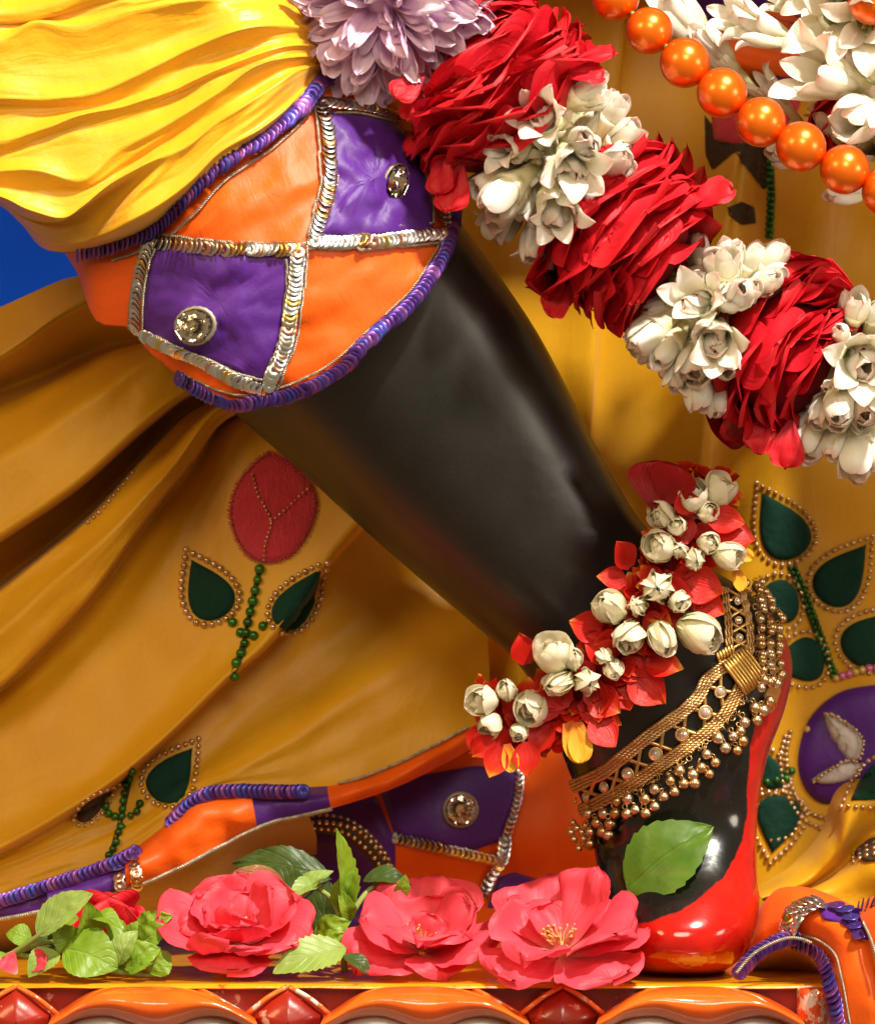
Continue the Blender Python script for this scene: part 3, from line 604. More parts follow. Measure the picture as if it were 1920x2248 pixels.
# hem border in cloth pieces
HEM = line([Vector(p) for p in SL[-1]], 100)
LOW = line([Vector(p) for p in [(990, 1494, .084), (900, 1545, .072), (800, 1594, .060), (700, 1628, .050), (620, 1648, .044), (560, 1662, .042), (500, 1682, .040), (420, 1727, .038), (330, 1770, .036), (200, 1818, .034), (100, 1842, .034), (0, 1860, .034), (-100, 1875, .034)]], 100)
HB = []
def strip(name, t0, t1, mat, bulge=.006, s0=0.0, s1=1.0, off=0):
    ls = []
    for k in range(5):
        s = s0 + (s1 - s0) * k / 4
        ls.append([tuple(HEM[int(t)].lerp(LOW[int(t)], s) + Vector((0, 0, -bulge * math.sin(pi * s) - .0015 - off))) for t in [t0 + (t1 - t0) * q / 11 for q in range(12)]])
    v, f, u = loft(ls, 60, 6, [(.005, 48, 6), (.002, 110, 7)]); o = obj(name, v, f, mat, SK, u); HB.append((v, f, u)); return o
strip('orange_border', 0, 30, M['orange']); strip('purple_border', 30, 43, M['purple']); strip('orange_border', 43, 68, M['orange'], .009); strip('purple_border', 68, 82, M['purple'], .008); strip('purple_border', 82, 99, M['purple'], .004)
hv, hf, hu = merge(HB); BH = BVHTree.FromPolygons(hv, hf)
hem2 = [(p.x, p.y) for p in HEM]
sequins('purple_sequin', SQV, BS, [(p[0], p[1] + 8) for p in hem2[34:60:4]], 16, 10.5, SK, .009, .45, .036)
sequins('purple_sequin', SQV, BS, [(p[0], p[1] + 8) for p in hem2[66:97:4]], 15, 10.5, SK, .009, .45, .03)
for t in (66, 69): 
    a, b = HEM[t], LOW[t]; sequins('silver_sequin', SQS, BH, [(a.x + (b.x - a.x) * s, a.y + (b.y - a.y) * s) for s in (.05, .35, .65, .95)], 13, 9, SK, .0015, .6, .04)
cord('gold_cord', BH, [(p.x, p.y - 3) for p in LOW[30:97:4]], SK, 3.0, .0015, .036)
cord('gold_cord', BH, [(p.x, p.y + 3) for p in HEM[4:30:4]], SK, 2.4, .0015, .06)
# beads glimpsed along the deep fold
BD = sphere_me('bead', M['bead'], 12, 8); GB = sphere_me('green_bead', M['greenbead'], 12, 8); PB_ = sphere_me('pink_bead', M['pinkbead'], 12, 8)
def beadrow(name, me, bvh, pts, rad, step, parent, dflt=.05, closed=False, off=None):
    P = line(vec2(pts), 150); L_ = sum((b - a).length for a, b in zip(P, P[1:])); n = max(2, int(L_ / step))
    for q in resample(P, n)[:n - 1 if closed else n]:
        loc, nn = ray(bvh, q.x, q.y, rad * S * .6 if off is None else off, dflt); r = rad * S * R.uniform(.88, 1.08)
        ax = Vector((R.gauss(0, 1), R.gauss(0, 1), R.gauss(0, 1)))
        inst(name, me, basis(loc, ax, ax.orthogonal(), r, r, r), parent)
beadrow('bead', BD, BS, [(270, 958), (235, 1000), (205, 1035), (180, 1058)], 5, 13, SK, .08)
# motifs: teardrop leaf with bead outline ; thing > motif > beads
def teardrop(x, y, L, Wd, ang, k=1.0, n=44, clip=None):
    ca, sa = math.cos(ang), math.sin(ang); out = []
    for i in range(n):
        t = 2 * pi * i / n; a = math.cos(t); r = math.sin(t) * math.sin(t / 2) ** 1.35
        px, py = -a * L / 2 * k, r * Wd * .74 * k                     # tip at +x when t = pi... tip where sin(t/2)=0
        px = a * L / 2 * k
        out.append((x + px * ca - py * sa, y + px * sa + py * ca))
    return out
def leaf_motif(bvh, x, y, L, Wd, ang, parent, dflt, bead=7.0, step=15, half=None, mat='green'):
    pts = teardrop(x, y, L, Wd, ang)
    if half: pts = [p for p in pts if half(*p)]
    m = applique('leaf_patch', bvh, pts, M[mat], parent, .001, 44, 5, dflt, .0012)
    o = teardrop(x, y, L, Wd, ang, 1.0, 44)
    o = [(x + (a - x) * (1 + 22 / L) + math.cos(ang) * 7, y + (b - y) * (1 + 22 / L) + math.sin(ang) * 7) for a, b in [(x + (a - x) * 1.0 + 0, b) for a, b in o]]
    cx = sum(p[0] for p in o) / len(o); cy = sum(p[1] for p in o) / len(o)
    o2 = []
    for a, b in o:
        d = math.hypot(a - cx, b - cy); o2.append((a + (a - cx) / d * 4, b + (b - cy) / d * 4))
    if half: o2 = [p for p in o2 if half(*p)]
    beadrow('bead', BD, bvh, o2 + ([] if half else o2[:1]), bead, step, m, dflt, not half)
    return m
c5 = cv(0, 900, 2.2125)
def C5(pts): return [c5(*p) for p in pts]
tul = dens(C5([(1310, 215), (1240, 260), (1160, 360), (1125, 480), (1140, 590), (1200, 700), (1290, 740), (1400, 715), (1490, 610), (1535, 480), (1520, 380), (1440, 280), (1370, 225), (1310, 215)]), 60)[:-1]
TU = applique('tulip_patch', BS, tul, M['pinkfelt'], SK, .001, 64, 7, .05, .0015)
def stitches(name, bvh, pts, parent, mat, dflt, ln=9, step=6, rad=1.5, off=.0012):
    P = line(vec2(pts), 150); L_ = sum((b - a).length for a, b in zip(P, P[1:])); n = int(L_ / step); Q = resample(P, n); parts = []
    for i, q in enumerate(Q):
        t = (Q[min(n - 1, i + 1)] - Q[max(0, i - 1)]).normalized(); s = Vector((-t.y, t.x, 0)) * ln * R.uniform(.6, 1.1) / 2 + t * R.uniform(-2, 2)
        a_, b_ = q - s, q + s; pa, na = ray(bvh, a_.x, a_.y, off, dflt); pb, nb = ray(bvh, b_.x, b_.y, off, dflt); parts.append(tube([pa, (pa + pb) / 2 + na * .0005, pb], rad * S, 5))
    v, f, u = merge(parts); o = obj(name, v, f, M[mat], parent, u); o['kind'] = 'stuff'; return o
stitches('thread_stitching', BS, tul + tul[:1], TU, 'pinkfelt', .05, 11, 5)
for pts in ([(1235, 320), (1280, 450), (1325, 545), (1300, 650), (1290, 735)], [(1325, 545), (1400, 480), (1500, 385)]):
    beadrow('bead', BD, BS, C5(pts), 3.2, 9, TU, .05, False, .0030)
GST = applique('stem_stitch', BS, C5([(1250, 770), (1275, 775), (1225, 1000), (1200, 1080), (1195, 1180), (1140, 1280), (1125, 1275), (1175, 1170), (1190, 1050)]), M['brownthread'], SK, .0004, 40, 3, .05)
beadrow('green_bead', GB, BS, C5([(1265, 775), (1240, 900), (1205, 1050), (1195, 1140), (1165, 1220), (1130, 1285)]), 10.5, 19.5, GST, .05)
beadrow('green_bead', GB, BS, C5([(1135, 1035), (1150, 1075), (1200, 1090), (1250, 1100), (1285, 1055)]), 10.5, 18, GST, .05)
leaf_motif(BS, 418, 1191, 132, 88, -2.05, SK, .05, 7, 15)
hp = lambda x, y: (x - 563) * (1158 - 1255) - (y - 1255) * (650 - 563) > -2500
leaf_motif(BS, 606, 1212, 140, 66, -.95, SK, .05, 6.8, 14.5)
# lower leaf by the hem
b6 = cv(0, 1560, 1.84375)
leaf_motif(BS, *b6(705, 255), 128, 78, -.95, SK, .045, 6.2, 14)
leaf_motif(BS, *b6(385, 385), 90, 30, -.75, SK, .045, 5, 13, None, 'brownthread')
G2 = applique('stem_stitch', BS, [b6(*p) for p in [(530, 225), (545, 240), (510, 400), (480, 520), (450, 595), (440, 585), (470, 480), (495, 360)]], M['brownthread'], SK, .0004, 30, 3, .045)
beadrow('green_bead', GB, BS, [b6(*p) for p in [(530, 240), (505, 330), (495, 430), (480, 510), (445, 590)]], 8.5, 14, G2, .045)
beadrow('green_bead', GB, BS, [b6(*p) for p in [(430, 390), (450, 430), (495, 430), (545, 420), (570, 380)]], 8.5, 13, G2, .045)
# tan lining that shows under the border, with its beaded arch
ln = [[(p.x, p.y, p.z + .003) for p in LOW[34:100:6]] + [(-100, 1876, .037)], [(640, 1690, .075), (520, 1700, .070), (470, 1760, .066), (420, 1810, .062), (300, 1850, .060), (160, 1880, .058), (0, 1905, .056), (-100, 1920, .056)], [(640, 1730, .11), (540, 1740, .105), (480, 1800, .10), (420, 1850, .095), (300, 1890, .09), (150, 1920, .088), (0, 1940, .086), (-100, 1955, .086)]]
v, f, u = loft(ln, 60, 6, [(.002, 40, 8)]); obj('lining', v, f, M['tan'], SK, u)
# ---------------------------------------------------------------- patchwork hem hanging behind
PH = empty('patchwork_hem', W(850, 1990, .13), 'shaded orange and purple patchwork cloth hanging behind the tiptoe foot', 'cloth')
v, f, uv = loft([[(430, y, .14 + dy), (600, y, .13 + dy), (760, y, .115 + dy), (900, y, .104 + dy), (1050, y, .108 + dy), (1180, y, .095 + dy), (1330, y, .10 + dy), (1500, y, .10 + dy)] for y, dy in ((1400, .01), (1560, .0), (1700, -.006), (1800, .004), (1900, -.01), (2010, -.012))], 70, 8, [(.006, 16, 9), (.002, 50, 3)])
obj('orange_ground', v, f, M['orange'], PH, uv); BP = BVHTree.FromPolygons(v, f)
applique('purple_patch', BP, [(770, 1600), (850, 1570), (960, 1550), (1050, 1555), (1045, 1620), (1020, 1700), (940, 1725), (860, 1700), (800, 1690)], M['purple'], PH, .0012, 60, 7, .12)
applique('purple_patch', BP, [(460, 1600), (640, 1600), (760, 1610), (800, 1700), (800, 1800), (740, 1870), (600, 1900), (470, 1880)], M['purple'], PH, .0012, 60, 7, .14)
applique('purple_patch', BP, [(1010, 1775), (1040, 1765), (1120, 1790), (1230, 1800), (1200, 1830), (1080, 1825), (985, 1840)], M['purple'], PH, .0012, 50, 5, .12)
sequins('silver_sequin', SQS, BP, [(800, 1695), (880, 1712), (950, 1728), (1005, 1740)], 13, 10, PH, .0015, .6, .12)
sequins('silver_sequin', SQS, BP, [(1022, 1700), (1015, 1740), (990, 1780), (975, 1815)], 14, 11, PH, .0015, .6, .12)
sequins('silver_sequin', SQS, BP, [(1052, 1560), (1048, 1620), (1026, 1690)], 10, 10, PH, .0015, .6, .12)
rhinestone(BP, 930, 1640, 34, 34, 0, PH, .12)
pts = [(505, 1692), (560, 1672), (640, 1660), (700, 1668), (745, 1700), (780, 1745), (800, 1800)]
ARC = [W(x, y, .075) for x, y in pts]; 
ls = [[(x + dx, y + dy, .075 + k) for x, y in pts] for dx, dy, k in ((6, -12, .006), (0, 2, 0), (-10, 16, .004), (-14, 26, .014))]
v, f, u = loft(ls, 40, 4); TR = obj('beaded_trim', v, f, M['brownthread'], PH, u); BT = BVHTree.FromPolygons(v, f)
for off, s in ((-6, 0), (4, 5), (13, 2)):
    beadrow('bead', BD, BT, [(x - off * .45 + s, y + off) for x, y in pts[0 if off < 6 else 2:]], 5.2, 13.5, TR, .075)

# ---------------------------------------------------------------- embroidered panel behind, right
SH = empty('embroidered_panel', W(1300, 1980, .12), 'yellow cloth panel with beaded green leaves and a purple paisley behind the heel', 'cloth')
cols = []
for i, (xt, xm, xb, Y) in enumerate([(560, 760, 760, .125), (720, 860, 880, .105), (860, 960, 970, .118), (980, 1040, 1040, .102), (1120, 1120, 1110, .112), (1255, 1190, 1160, .098), (1275, 1210, 1180, .118), (1400, 1310, 1250, .120), (1500, 1400, 1340, .100), (1535, 1432, 1372, .096), (1545, 1445, 1385, .130), (1600, 1500, 1450, .128), (1690, 1600, 1560, .112), (1790, 1720, 1690, .122), (1900, 1850, 1830, .112), (2020, 1990, 1980, .12)]):
    Y = .112 + (Y - .112) * .4
    cols.append([(xt - 40, -260, Y + .0), (xt, 0, Y), (.45 * xt + .55 * xm, 420, Y - .004), (xm, 850, Y + .001), (.5 * xm + .5 * xb, 1200, Y - .002), (xb, 1560, Y + .003 + .035 * sstep(1500, 1300, xb)), (xb - 5, 2000, Y + .006 + .035 * sstep(1500, 1300, xb))])
v, f, uv = loft(cols, 110, 7, [(.004, 13, 11), (.0016, 45, 12)])
obj('yellow_ground', v, f, M['yellow_skirt'], SH, uv); BR = BVHTree.FromPolygons(v, f)
for (x, y, L, Wd, ang) in ((1577, 1062, 148, 92, -2.06), (1708, 1160, 146, 90, -.92), (1762, 1288, 130, 92, -.85), (1560, 1222, 110, 84, 2.9), (1612, 1338, 110, 84, 2.95), (1572, 1668, 118, 82, 1.75), (1560, 1558, 80, 46, -1.9)):
    leaf_motif(BR, x, y, L, Wd, ang, SH, .115, 5.6, 13.5)
STM = applique('stem_stitch', BR, [(1596, 1145), (1612, 1145), (1660, 1270), (1694, 1368), (1680, 1372), (1640, 1270)], M['brownthread'], SH, .0004, 40, 3, .11)
for o_ in (-5, 5): beadrow('green_bead', GB, BR, [(1603 + o_, 1150), (1640 + o_, 1240), (1688 + o_, 1368)], 6, 11, STM, .11)
beadrow('green_bead', GB, BR, [(1535, 1588), (1560, 1580), (1590, 1575), (1600, 1560)], 9, 15, STM, .11)
# purple paisley
PP = applique('paisley_patch', BR, dens([(1775, 1385), (1700, 1400), (1640, 1450), (1615, 1520), (1620, 1580), (1650, 1620), (1690, 1625), (1740, 1600), (1800, 1610), (1860, 1560), (1880, 1480), (1840, 1410), (1775, 1385)], 60)[:-1], M['purple'], SH, .0015, 60, 8, .115, .006)
for pts in ([(1662, 1440), (1690, 1445), (1735, 1470), (1752, 1500), (1745, 1535), (1715, 1540), (1690, 1510), (1670, 1480)], [(1636, 1575), (1665, 1555), (1710, 1540), (1745, 1545), (1740, 1565), (1700, 1580), (1660, 1582)]):
    m_ = applique('silver_petal', BR, dens(pts + pts[:1], 40)[:-1], M['silvercloth'], PP, .0065, 40, 5, .11, .004)
    beadrow('bead', BD, BR, pts[:5], 4.5, 9, PP, .11, False, .010)
for k, pts in enumerate(([(1598, 1480), (1590, 1530), (1600, 1590), (1630, 1640), (1680, 1660)], [(1588, 1490), (1578, 1540), (1588, 1600), (1620, 1655), (1670, 1680)])):
    beadrow('bead', BD, BR, pts, 6, 11, PP, .11)
beadrow('pink_bead', PB_, BR, [(1690, 1372), (1720, 1362), (1760, 1352), (1800, 1350)], 9, 12, PP, .11)
beadrow('bead', BD, BR, [(1560, 1700), (1600, 1690), (1625, 1640)], 6, 12, PP, .11)
beadrow('pink_bead', PB_, BR, [(1632, 1476), (1650, 1462)], 9, 24, PP, .11)
# top right embroidery: tulip, stem, brown threads
c3 = cv(1220, 0, 2.5286)
def C3(p): return [c3(*q) for q in p]
T3 = applique('tulip_patch', BR, C3([(860, 600), (1000, 560), (1180, 640), (1330, 480), (1380, 500), (1330, 640), (1180, 780), (1000, 800), (880, 780)]), M['pinkfelt'], SH, .001, 50, 5, .11, .002)
applique('thread_patch', BR, C3([(825, 640), (870, 800), (960, 760), (1080, 770), (1180, 830), (1190, 1010), (1150, 1060), (1080, 900), (1010, 850), (930, 850), (870, 950), (830, 860)]), M['brownthread'], SH, .0006, 60, 6, .11)
applique('thread_patch', BR, C3([(950, 1150), (1030, 1120), (1100, 1150), (1110, 1240), (1030, 1250), (960, 1200)]), M['brownthread'], SH, .0006, 40, 4, .11)
SG = applique('stem_stitch', BR, C3([(1160, 820), (1205, 830), (1215, 1100), (1200, 1320), (1165, 1310), (1175, 1080)]), M['brownthread'], SH, .0005, 40, 3, .11)
for k in (-9, 9): beadrow('green_bead', GB, BR, C3([(1180 + k, 830), (1192 + k, 1060), (1182 + k, 1310)]), 6.5, 11, SG, .11)
# patchwork corner between the white flowers
OR = applique('orange_patch', BR, C3([(740, -60), (1060, -60), (1400, 260), (1420, 420), (1260, 440), (1060, 400), (960, 260), (820, 130)]), M['orange'], SH, .02, 60, 6, .1)
PU = applique('purple_patch', BR, C3([(760, -60), (1100, -60), (1260, 240), (1180, 270), (1020, 190), (850, 110)]), M['purple'], SH, .0215, 60, 6, .1)
applique('purple_patch', BR, C3([(1210, 430), (1320, 400), (1340, 480), (1270, 530)]), M['purple'], SH, .0215, 40, 4, .1)
sequins('silver_sequin', SQS, BR, C3([(830, 60), (920, 110), (1040, 200), (1140, 240), (1220, 290)]), 8, 11, SH, .023, .5, .09)
# crumpled hem of the panel at the bottom right
v, f, uv = loft([[(1780 + 40, 1560, .085), (1700, 1590, .09), (1660, 1680, .095), (1600, 1750, .1), (1520, 1800, .1)],
  [(1850, 1600, .07), (1730, 1640, .066), (1690, 1720, .07), (1630, 1780, .075), (1540, 1815, .075)],
  [(1850, 1660, .085), (1760, 1690, .085), (1700, 1750, .09), (1640, 1790, .09), (1540, 1820, .09)],
  [(1850, 1700, .065), (1780, 1720, .06), (1720, 1770, .06), (1660, 1800, .062), (1550, 1830, .07)],
  [(1850, 1800, .06), (1780, 1810, .058), (1720, 1835, .06), (1650, 1850, .065), (1560, 1860, .07)],
  [(1850, 1960, .07), (1780, 1960, .07), (1720, 1965, .07), (1650, 1970, .075), (1560, 1970, .08)]], 60, 8, [(.012, 24, 15), (.004, 70, 16)])
obj('crumpled_hem', v, f, M['yellow_skirt'], SH, uv); BC = BVHTree.FromPolygons(v, f)
m_ = leaf_motif(BC, 1768, 1590, 110, 70, 2.55, SH, .08, 5.6, 13)
TM = applique('thread_patch', BC, [(1725, 1725), (1760, 1700), (1800, 1690), (1800, 1740), (1750, 1745)], M['brownthread'], SH, .001, 30, 4, .07)
for k in range(3): beadrow('bead', BD, BC, [(1728, 1730 + k * 8), (1760, 1712 + k * 10), (1800, 1700 + k * 12)], 5.5, 12, TM, .06)

# ---------------------------------------------------------------- folded orange cloth on the pedestal corner
FC = empty('folded_cloth', W(1650, 1990, -.05), 'bright orange folded cloth edged in purple sequins draped over the pedestal corner', 'cloth')
E1 = [(1488, 1968, -.012), (1520, 1932, -.026), (1560, 1908, -.040), (1600, 1897, -.050), (1640, 1908, -.060), (1672, 1938, -.068), (1684, 1985, -.084), (1692, 2030, -.090), (1700, 2080, -.092), (1708, 2140, -.092)]
E2 = [(1500, 1935, -.014), (1530, 1888, -.03), (1575, 1858, -.046), (1630, 1852, -.064), (1690, 1888, -.080), (1735, 1950, -.094), (1760, 2030, -.098), (1775, 2140, -.098)]
E3 = [(1525, 1870, .0), (1550, 1822, -.02), (1600, 1808, -.036), (1665, 1830, -.058), (1725, 1868, -.076), (1775, 1925, -.090), (1805, 2010, -.096), (1815, 2140, -.096)]
E4 = [(1535, 1840, .03), (1570, 1800, .010), (1630, 1795, -.01), (1690, 1815, -.035), (1750, 1850, -.06), (1810, 1900, -.074), (1850, 1990, -.08), (1860, 2140, -.085)]
v, f, uv = loft([E1, E2, E3, E4], 70, 10, [(.004, 40, 21), (.002, 90, 22)]); obj('orange_face', v, f, M['orange'], FC, uv); BF_ = BVHTree.FromPolygons(v, f)
lin = [[(x - 4, y + 4, Y + .002) for x, y, Y in E1[:7]], [(1510, 1970, .0), (1545, 1948, -.012), (1585, 1930, -.022), (1620, 1928, -.03), (1650, 1946, -.04), (1672, 1962, -.048), (1690, 1978, -.05)], [(1530, 1976, .03), (1560, 1974, .02), (1590, 1974, .01), (1620, 1974, .01), (1650, 1974, .0), (1670, 1976, -.01), (1690, 1978, -.02)]]
v, f, uv = loft(lin, 40, 6, [(.002, 40, 5)]); obj('yellow_lining', v, f, M['yellow'], FC, uv)
sequins('purple_sequin', SQV, BF_, [(x + 7, y + 1) for x, y, Y in E1], 17, 10, FC, .004, .45, -.06)
cord('silver_cord', BF_, [(x + 1, y + 1) for x, y, Y in E1], FC, 2.2, .0012, -.07)
cord('silver_cord', BF_, [(x + 22, y - 6) for x, y, Y in E1[2:]], FC, 1.8, .0012, -.07)
sequins('silver_sequin', SQS, BF_, [(1655, 1838), (1635, 1840), (1612, 1852), (1600, 1872)], 17, 8, FC, .004, .5, -.05)
sequins('silver_sequin', SQS, BF_, [(1660, 1848), (1640, 1852), (1622, 1864), (1612, 1882)], 14, 8, FC, .004, .5, -.05)
applique('purple_patch', BF_, [(1655, 1838), (1690, 1830), (1740, 1862), (1770, 1905), (1740, 1900), (1700, 1868), (1665, 1862)], M['purple'], FC, .0015, 40, 5, -.06)
sequins('purple_sequin', SQV, BF_, [(1690, 1848), (1705, 1855), (1722, 1880), (1738, 1905)], 18, 15, FC, .004, .3, -.06)
# second fold behind it
v, f, uv = loft([[(1735, 1836, -.055), (1765, 1815, -.06), (1800, 1812, -.06), (1840, 1830, -.06)], [(1742, 1862, -.086), (1768, 1845, -.092), (1800, 1840, -.094), (1850, 1850, -.094)], [(1760, 1910, -.10), (1785, 1890, -.104), (1810, 1890, -.106), (1860, 1900, -.106)], [(1776, 1990, -.104), (1800, 1980, -.108), (1830, 1980, -.11), (1870, 1990, -.11)]], 30, 8, [(.002, 50, 4)])
obj('orange_fold', v, f, M['orange'], FC, uv); B9 = BVHTree.FromPolygons(v, f)
sequins('purple_sequin', SQV, B9, [(1735, 1850), (1752, 1838), (1790, 1828), (1830, 1830)], 14, 9, FC, .002, .6, -.07)
cord('silver_cord', B9, [(1752, 1868), (1768, 1905), (1782, 1960)], FC, 2.2, .0015, -.1)
# ---------------------------------------------------------------- petals
def petal_me(name, mat, seed, width, prof, cup=0.2, bend=0.5, tipcurl=0.0, ruffle=0.04, thick=0.0, nu=8, nv=9, wave=0.0):
    r = random.Random(seed); V = []; U = []; y = z = 0.0; mid = []
    st = 1.0 / nv
    for j in range(nv + 1):
        v_ = 1 - (1 - j / nv) ** 1.7; mid.append((y, z)); a = bend * v_ + tipcurl * sstep(.55, 1.0, v_) * 1.6; st = (1 - (1 - (j + 1) / nv) ** 1.7 if j < nv else 1) - v_
        y += math.cos(a) * st; z += math.sin(a) * st
    lay = (1, -1) if thick else (0,)
    for sg in lay:
        for j in range(nv + 1):
            v_ = 1 - (1 - j / nv) ** 1.7; w_ = width * .5 * prof(v_); my, mz = mid[j]
            for i in range(nu + 1):
                u = i / nu * 2 - 1; x = u * w_
                zz = mz + cup * (abs(u) ** 1.8) * (w_ / (width * .5)) * width * .5
                q = Vector((u * 1.3, v_ * 1.7, seed * 5.17))
                zz += ruffle * noise.noise(q * 1.6) * (.25 + v_) + ruffle * .6 * noise.noise(q * 4.1) * v_ * (.3 + abs(u))
                yy = my + ruffle * .5 * noise.noise(q * 2.7 + Vector((9, 0, 0))) * v_
                zz += wave * math.sin(u * 5 + seed) * v_ * v_
                zz += sg * thick * (1 - abs(u) ** 2.5) * (1 - .85 * v_ ** 5)
                V.append((x, yy, zz)); U.append((i / nu, v_))
    n = (nv + 1) * (nu + 1); f = gridfaces(nv + 1, nu + 1)
    if thick: f = f + [tuple(q + n for q in reversed(k)) for k in f]
    return mesh(name, V, f, mat, U)
P_rose = lambda v: (min(1, v * 1.6 + .18) ** .8) * max(0, 1 - v ** 10) ** .45
P_round = lambda v: max(0, math.sin(pi * min(1, .10 + v * .9) ** .85)) ** .55 if v < 1 else 0
P_point = lambda v: (.3 + .7 * math.sin(pi * v ** .9)) * max(0, 1 - v ** 4.5) ** .62
P_tub = lambda v: (.55 + .45 * math.sin(pi * min(1, v * .85) ** 1.2)) * max(0, 1 - v ** 6) ** .5
P_mum = lambda v: (.4 + .6 * min(1, v * 2.2)) * max(0, 1 - v ** 7) ** .55
P_wide = lambda v: (min(1, v * 1.35 + .10) ** .85) * max(0, 1 - v ** 8) ** .45
ROSE = [petal_me('petal', M['rose'], s, R.uniform(1.35, 1.8), P_rose, R.uniform(.2, .4), R.uniform(.15, .55), R.uniform(-1.0, -.35), .06, 0, 12, 14, .03) for s in range(10)]
ROSEF = [petal_me('petal', M['rose'], 20 + s, R.uniform(.9, 1.2), P_wide, R.uniform(-.05, .2), R.uniform(-.2, .3), R.uniform(-.4, .1), .13, 0, 10, 12, .03) for s in range(4)]
PINK = [petal_me('petal', M['pink'], 40 + s, R.uniform(1.05, 1.3), P_wide, R.uniform(.02, .3), R.uniform(-.05, .5), R.uniform(-.8, .15), .13, 0, 12, 12, .025) for s in range(10)]
TUB = [petal_me('petal', M['tub'], 70 + s, R.uniform(.38, .47), P_tub, R.uniform(.3, .55), R.uniform(.25, .5), R.uniform(-.9, -.1), .03, .045, 6, 11) for s in range(6)]
TUBC = [petal_me('petal', M['tub'], 80 + s, R.uniform(.42, .52), P_tub, R.uniform(.5, .75), R.uniform(.45, .75), R.uniform(-.2, .3), .02, .05, 6, 11) for s in range(5)]
JAS = [petal_me('petal', M['jas'], 90 + s, R.uniform(.70, .86), P_round, R.uniform(.55, .8), R.uniform(.75, 1.15), R.uniform(-.1, .5), .02, .03, 6, 8) for s in range(5)]
FLAME = [petal_me('petal', M['flame'], 110 + s, R.uniform(.7, .95), P_point, R.uniform(.25, .55), R.uniform(-.1, .6), R.uniform(-.5, .2), .06, 0, 8, 9) for s in range(8)]
MAROON = petal_me('petal', M['maroon'], 131, 1.1, P_wide, .2, .3, -.2, .08, 0, 8, 9)
SUN = [petal_me('petal', M['sunpetal'], 133 + s, .55, P_mum, .3, .3, -.3, .08, 0, 8, 9) for s in range(2)]
MUM = [petal_me('petal', M['lilac'], 140 + s, R.uniform(.26, .36), P_mum, R.uniform(.4, .9), R.uniform(-.6, .5), R.uniform(-.5, .9), .10, 0, 6, 9) for s in range(7)]
SPH = {k: sphere_me(n, M[m], 16, 12) for k, n, m in (('rosecore', 'rose', 'rosecore'), ('jas', 'jasmine', 'jas'), ('lil', 'chrysanthemum', 'lilac'), ('pearl', 'pearl', 'pearl'), ('bell', 'bell', 'bell'), ('stamen', 'stamen', 'stamen'), ('flame', 'petal_cluster', 'maroon'))}
SPH['pearl'] = sphere_me('pearl', M['pearl'], 40, 24)
def rvec(): return Vector((R.gauss(0, 1), R.gauss(0, 1), R.gauss(0, 1))).normalized()
def tub_tube():
    V = []; U = []; n = 10
    for j, (r, z) in enumerate(((.06, 0), (.075, .2), (.09, .4), (.13, .56), (.16, .66), (.12, .66))):
        for k in range(n): V.append((r * math.cos(2 * pi * k / n), z, r * math.sin(2 * pi * k / n))); U.append((k / n, z / .66))
    f = gridfaces(6, n, True); return mesh('tuberose', V, f, M['tubgreen'], U)
TTUBE = tub_tube()
def tuberose(base, tip, op, parent, wid=1.0, n=6, size=None, twist=None):
    wid *= .97; ax = (tip - base); l = size or ax.length; ax.normalize()
    e1 = ax.orthogonal().normalized(); e2 = ax.cross(e1)
    t = inst('tuberose', TTUBE, basis(base, ax, e1, l * wid, l, l * wid), parent); ph = R.uniform(0, 6.28) if twist is None else twist
    pool = TUBC if op < .35 else TUB
    for layer in (0, 1):
        for k in range(n // 2 if layer else n - n // 2):
            a = ph + 2 * pi * (k + .5 * layer) / (n / 2) + R.uniform(-.12, .12); rad = e1 * math.cos(a) + e2 * math.sin(a)
            oa = op * R.uniform(.8, 1.2) * (1 if layer else .85); d = ax * math.cos(oa) + rad * math.sin(oa); nn = ax * math.sin(oa) - rad * math.cos(oa)
            b = base + ax * l * .52 + rad * l * (.10 if layer else .075) * wid; pl = l * R.uniform(.45, .54)
            inst('petal', R.choice(pool), basis(b, d, nn, pl * wid * 1.05, pl, pl), t)
    if op > .55:
        for k in range(6):
            a = k * 1.05; rad = e1 * math.cos(a) + e2 * math.sin(a)
            inst('stamen', SPH['stamen'], basis(base + ax * l * .66 + rad * l * .05, ax + rad * .2, rad, l * .016, l * .075, l * .016), t)
    return t
def jasmine(c, ax, size, op, parent, n=6, first=False):
    ax = ax.normalized(); e1 = ax.orthogonal().normalized(); e2 = ax.cross(e1); l = size
    t = inst('jasmine', SPH['jas'], basis(c - ax * l * .12, ax, e1, l * .24, l * .42, l * .24), parent); ph = R.uniform(0, 6.28)
    for layer, (nn_, sc, oo) in enumerate(((n, 1.0, op), (n - 2, .88, op * .45), (3, .72, .05))):
        for k in range(nn_):
            a = ph + 2 * pi * k / nn_ + layer * .6 + R.uniform(-.2, .2); rad = e1 * math.cos(a) + e2 * math.sin(a); oa = .34 + oo * .75 * R.uniform(.7, 1.2)
            if layer == 2: oa = .25
            d = ax * math.cos(oa) + rad * math.sin(oa); nv_ = ax * math.sin(oa) - rad * math.cos(oa)
            pl = l * sc * R.uniform(.92, 1.08); inst('petal', R.choice(JAS), basis(c - ax * l * .5 + rad * l * .10, d, nv_, pl, pl, pl), t)
    return t
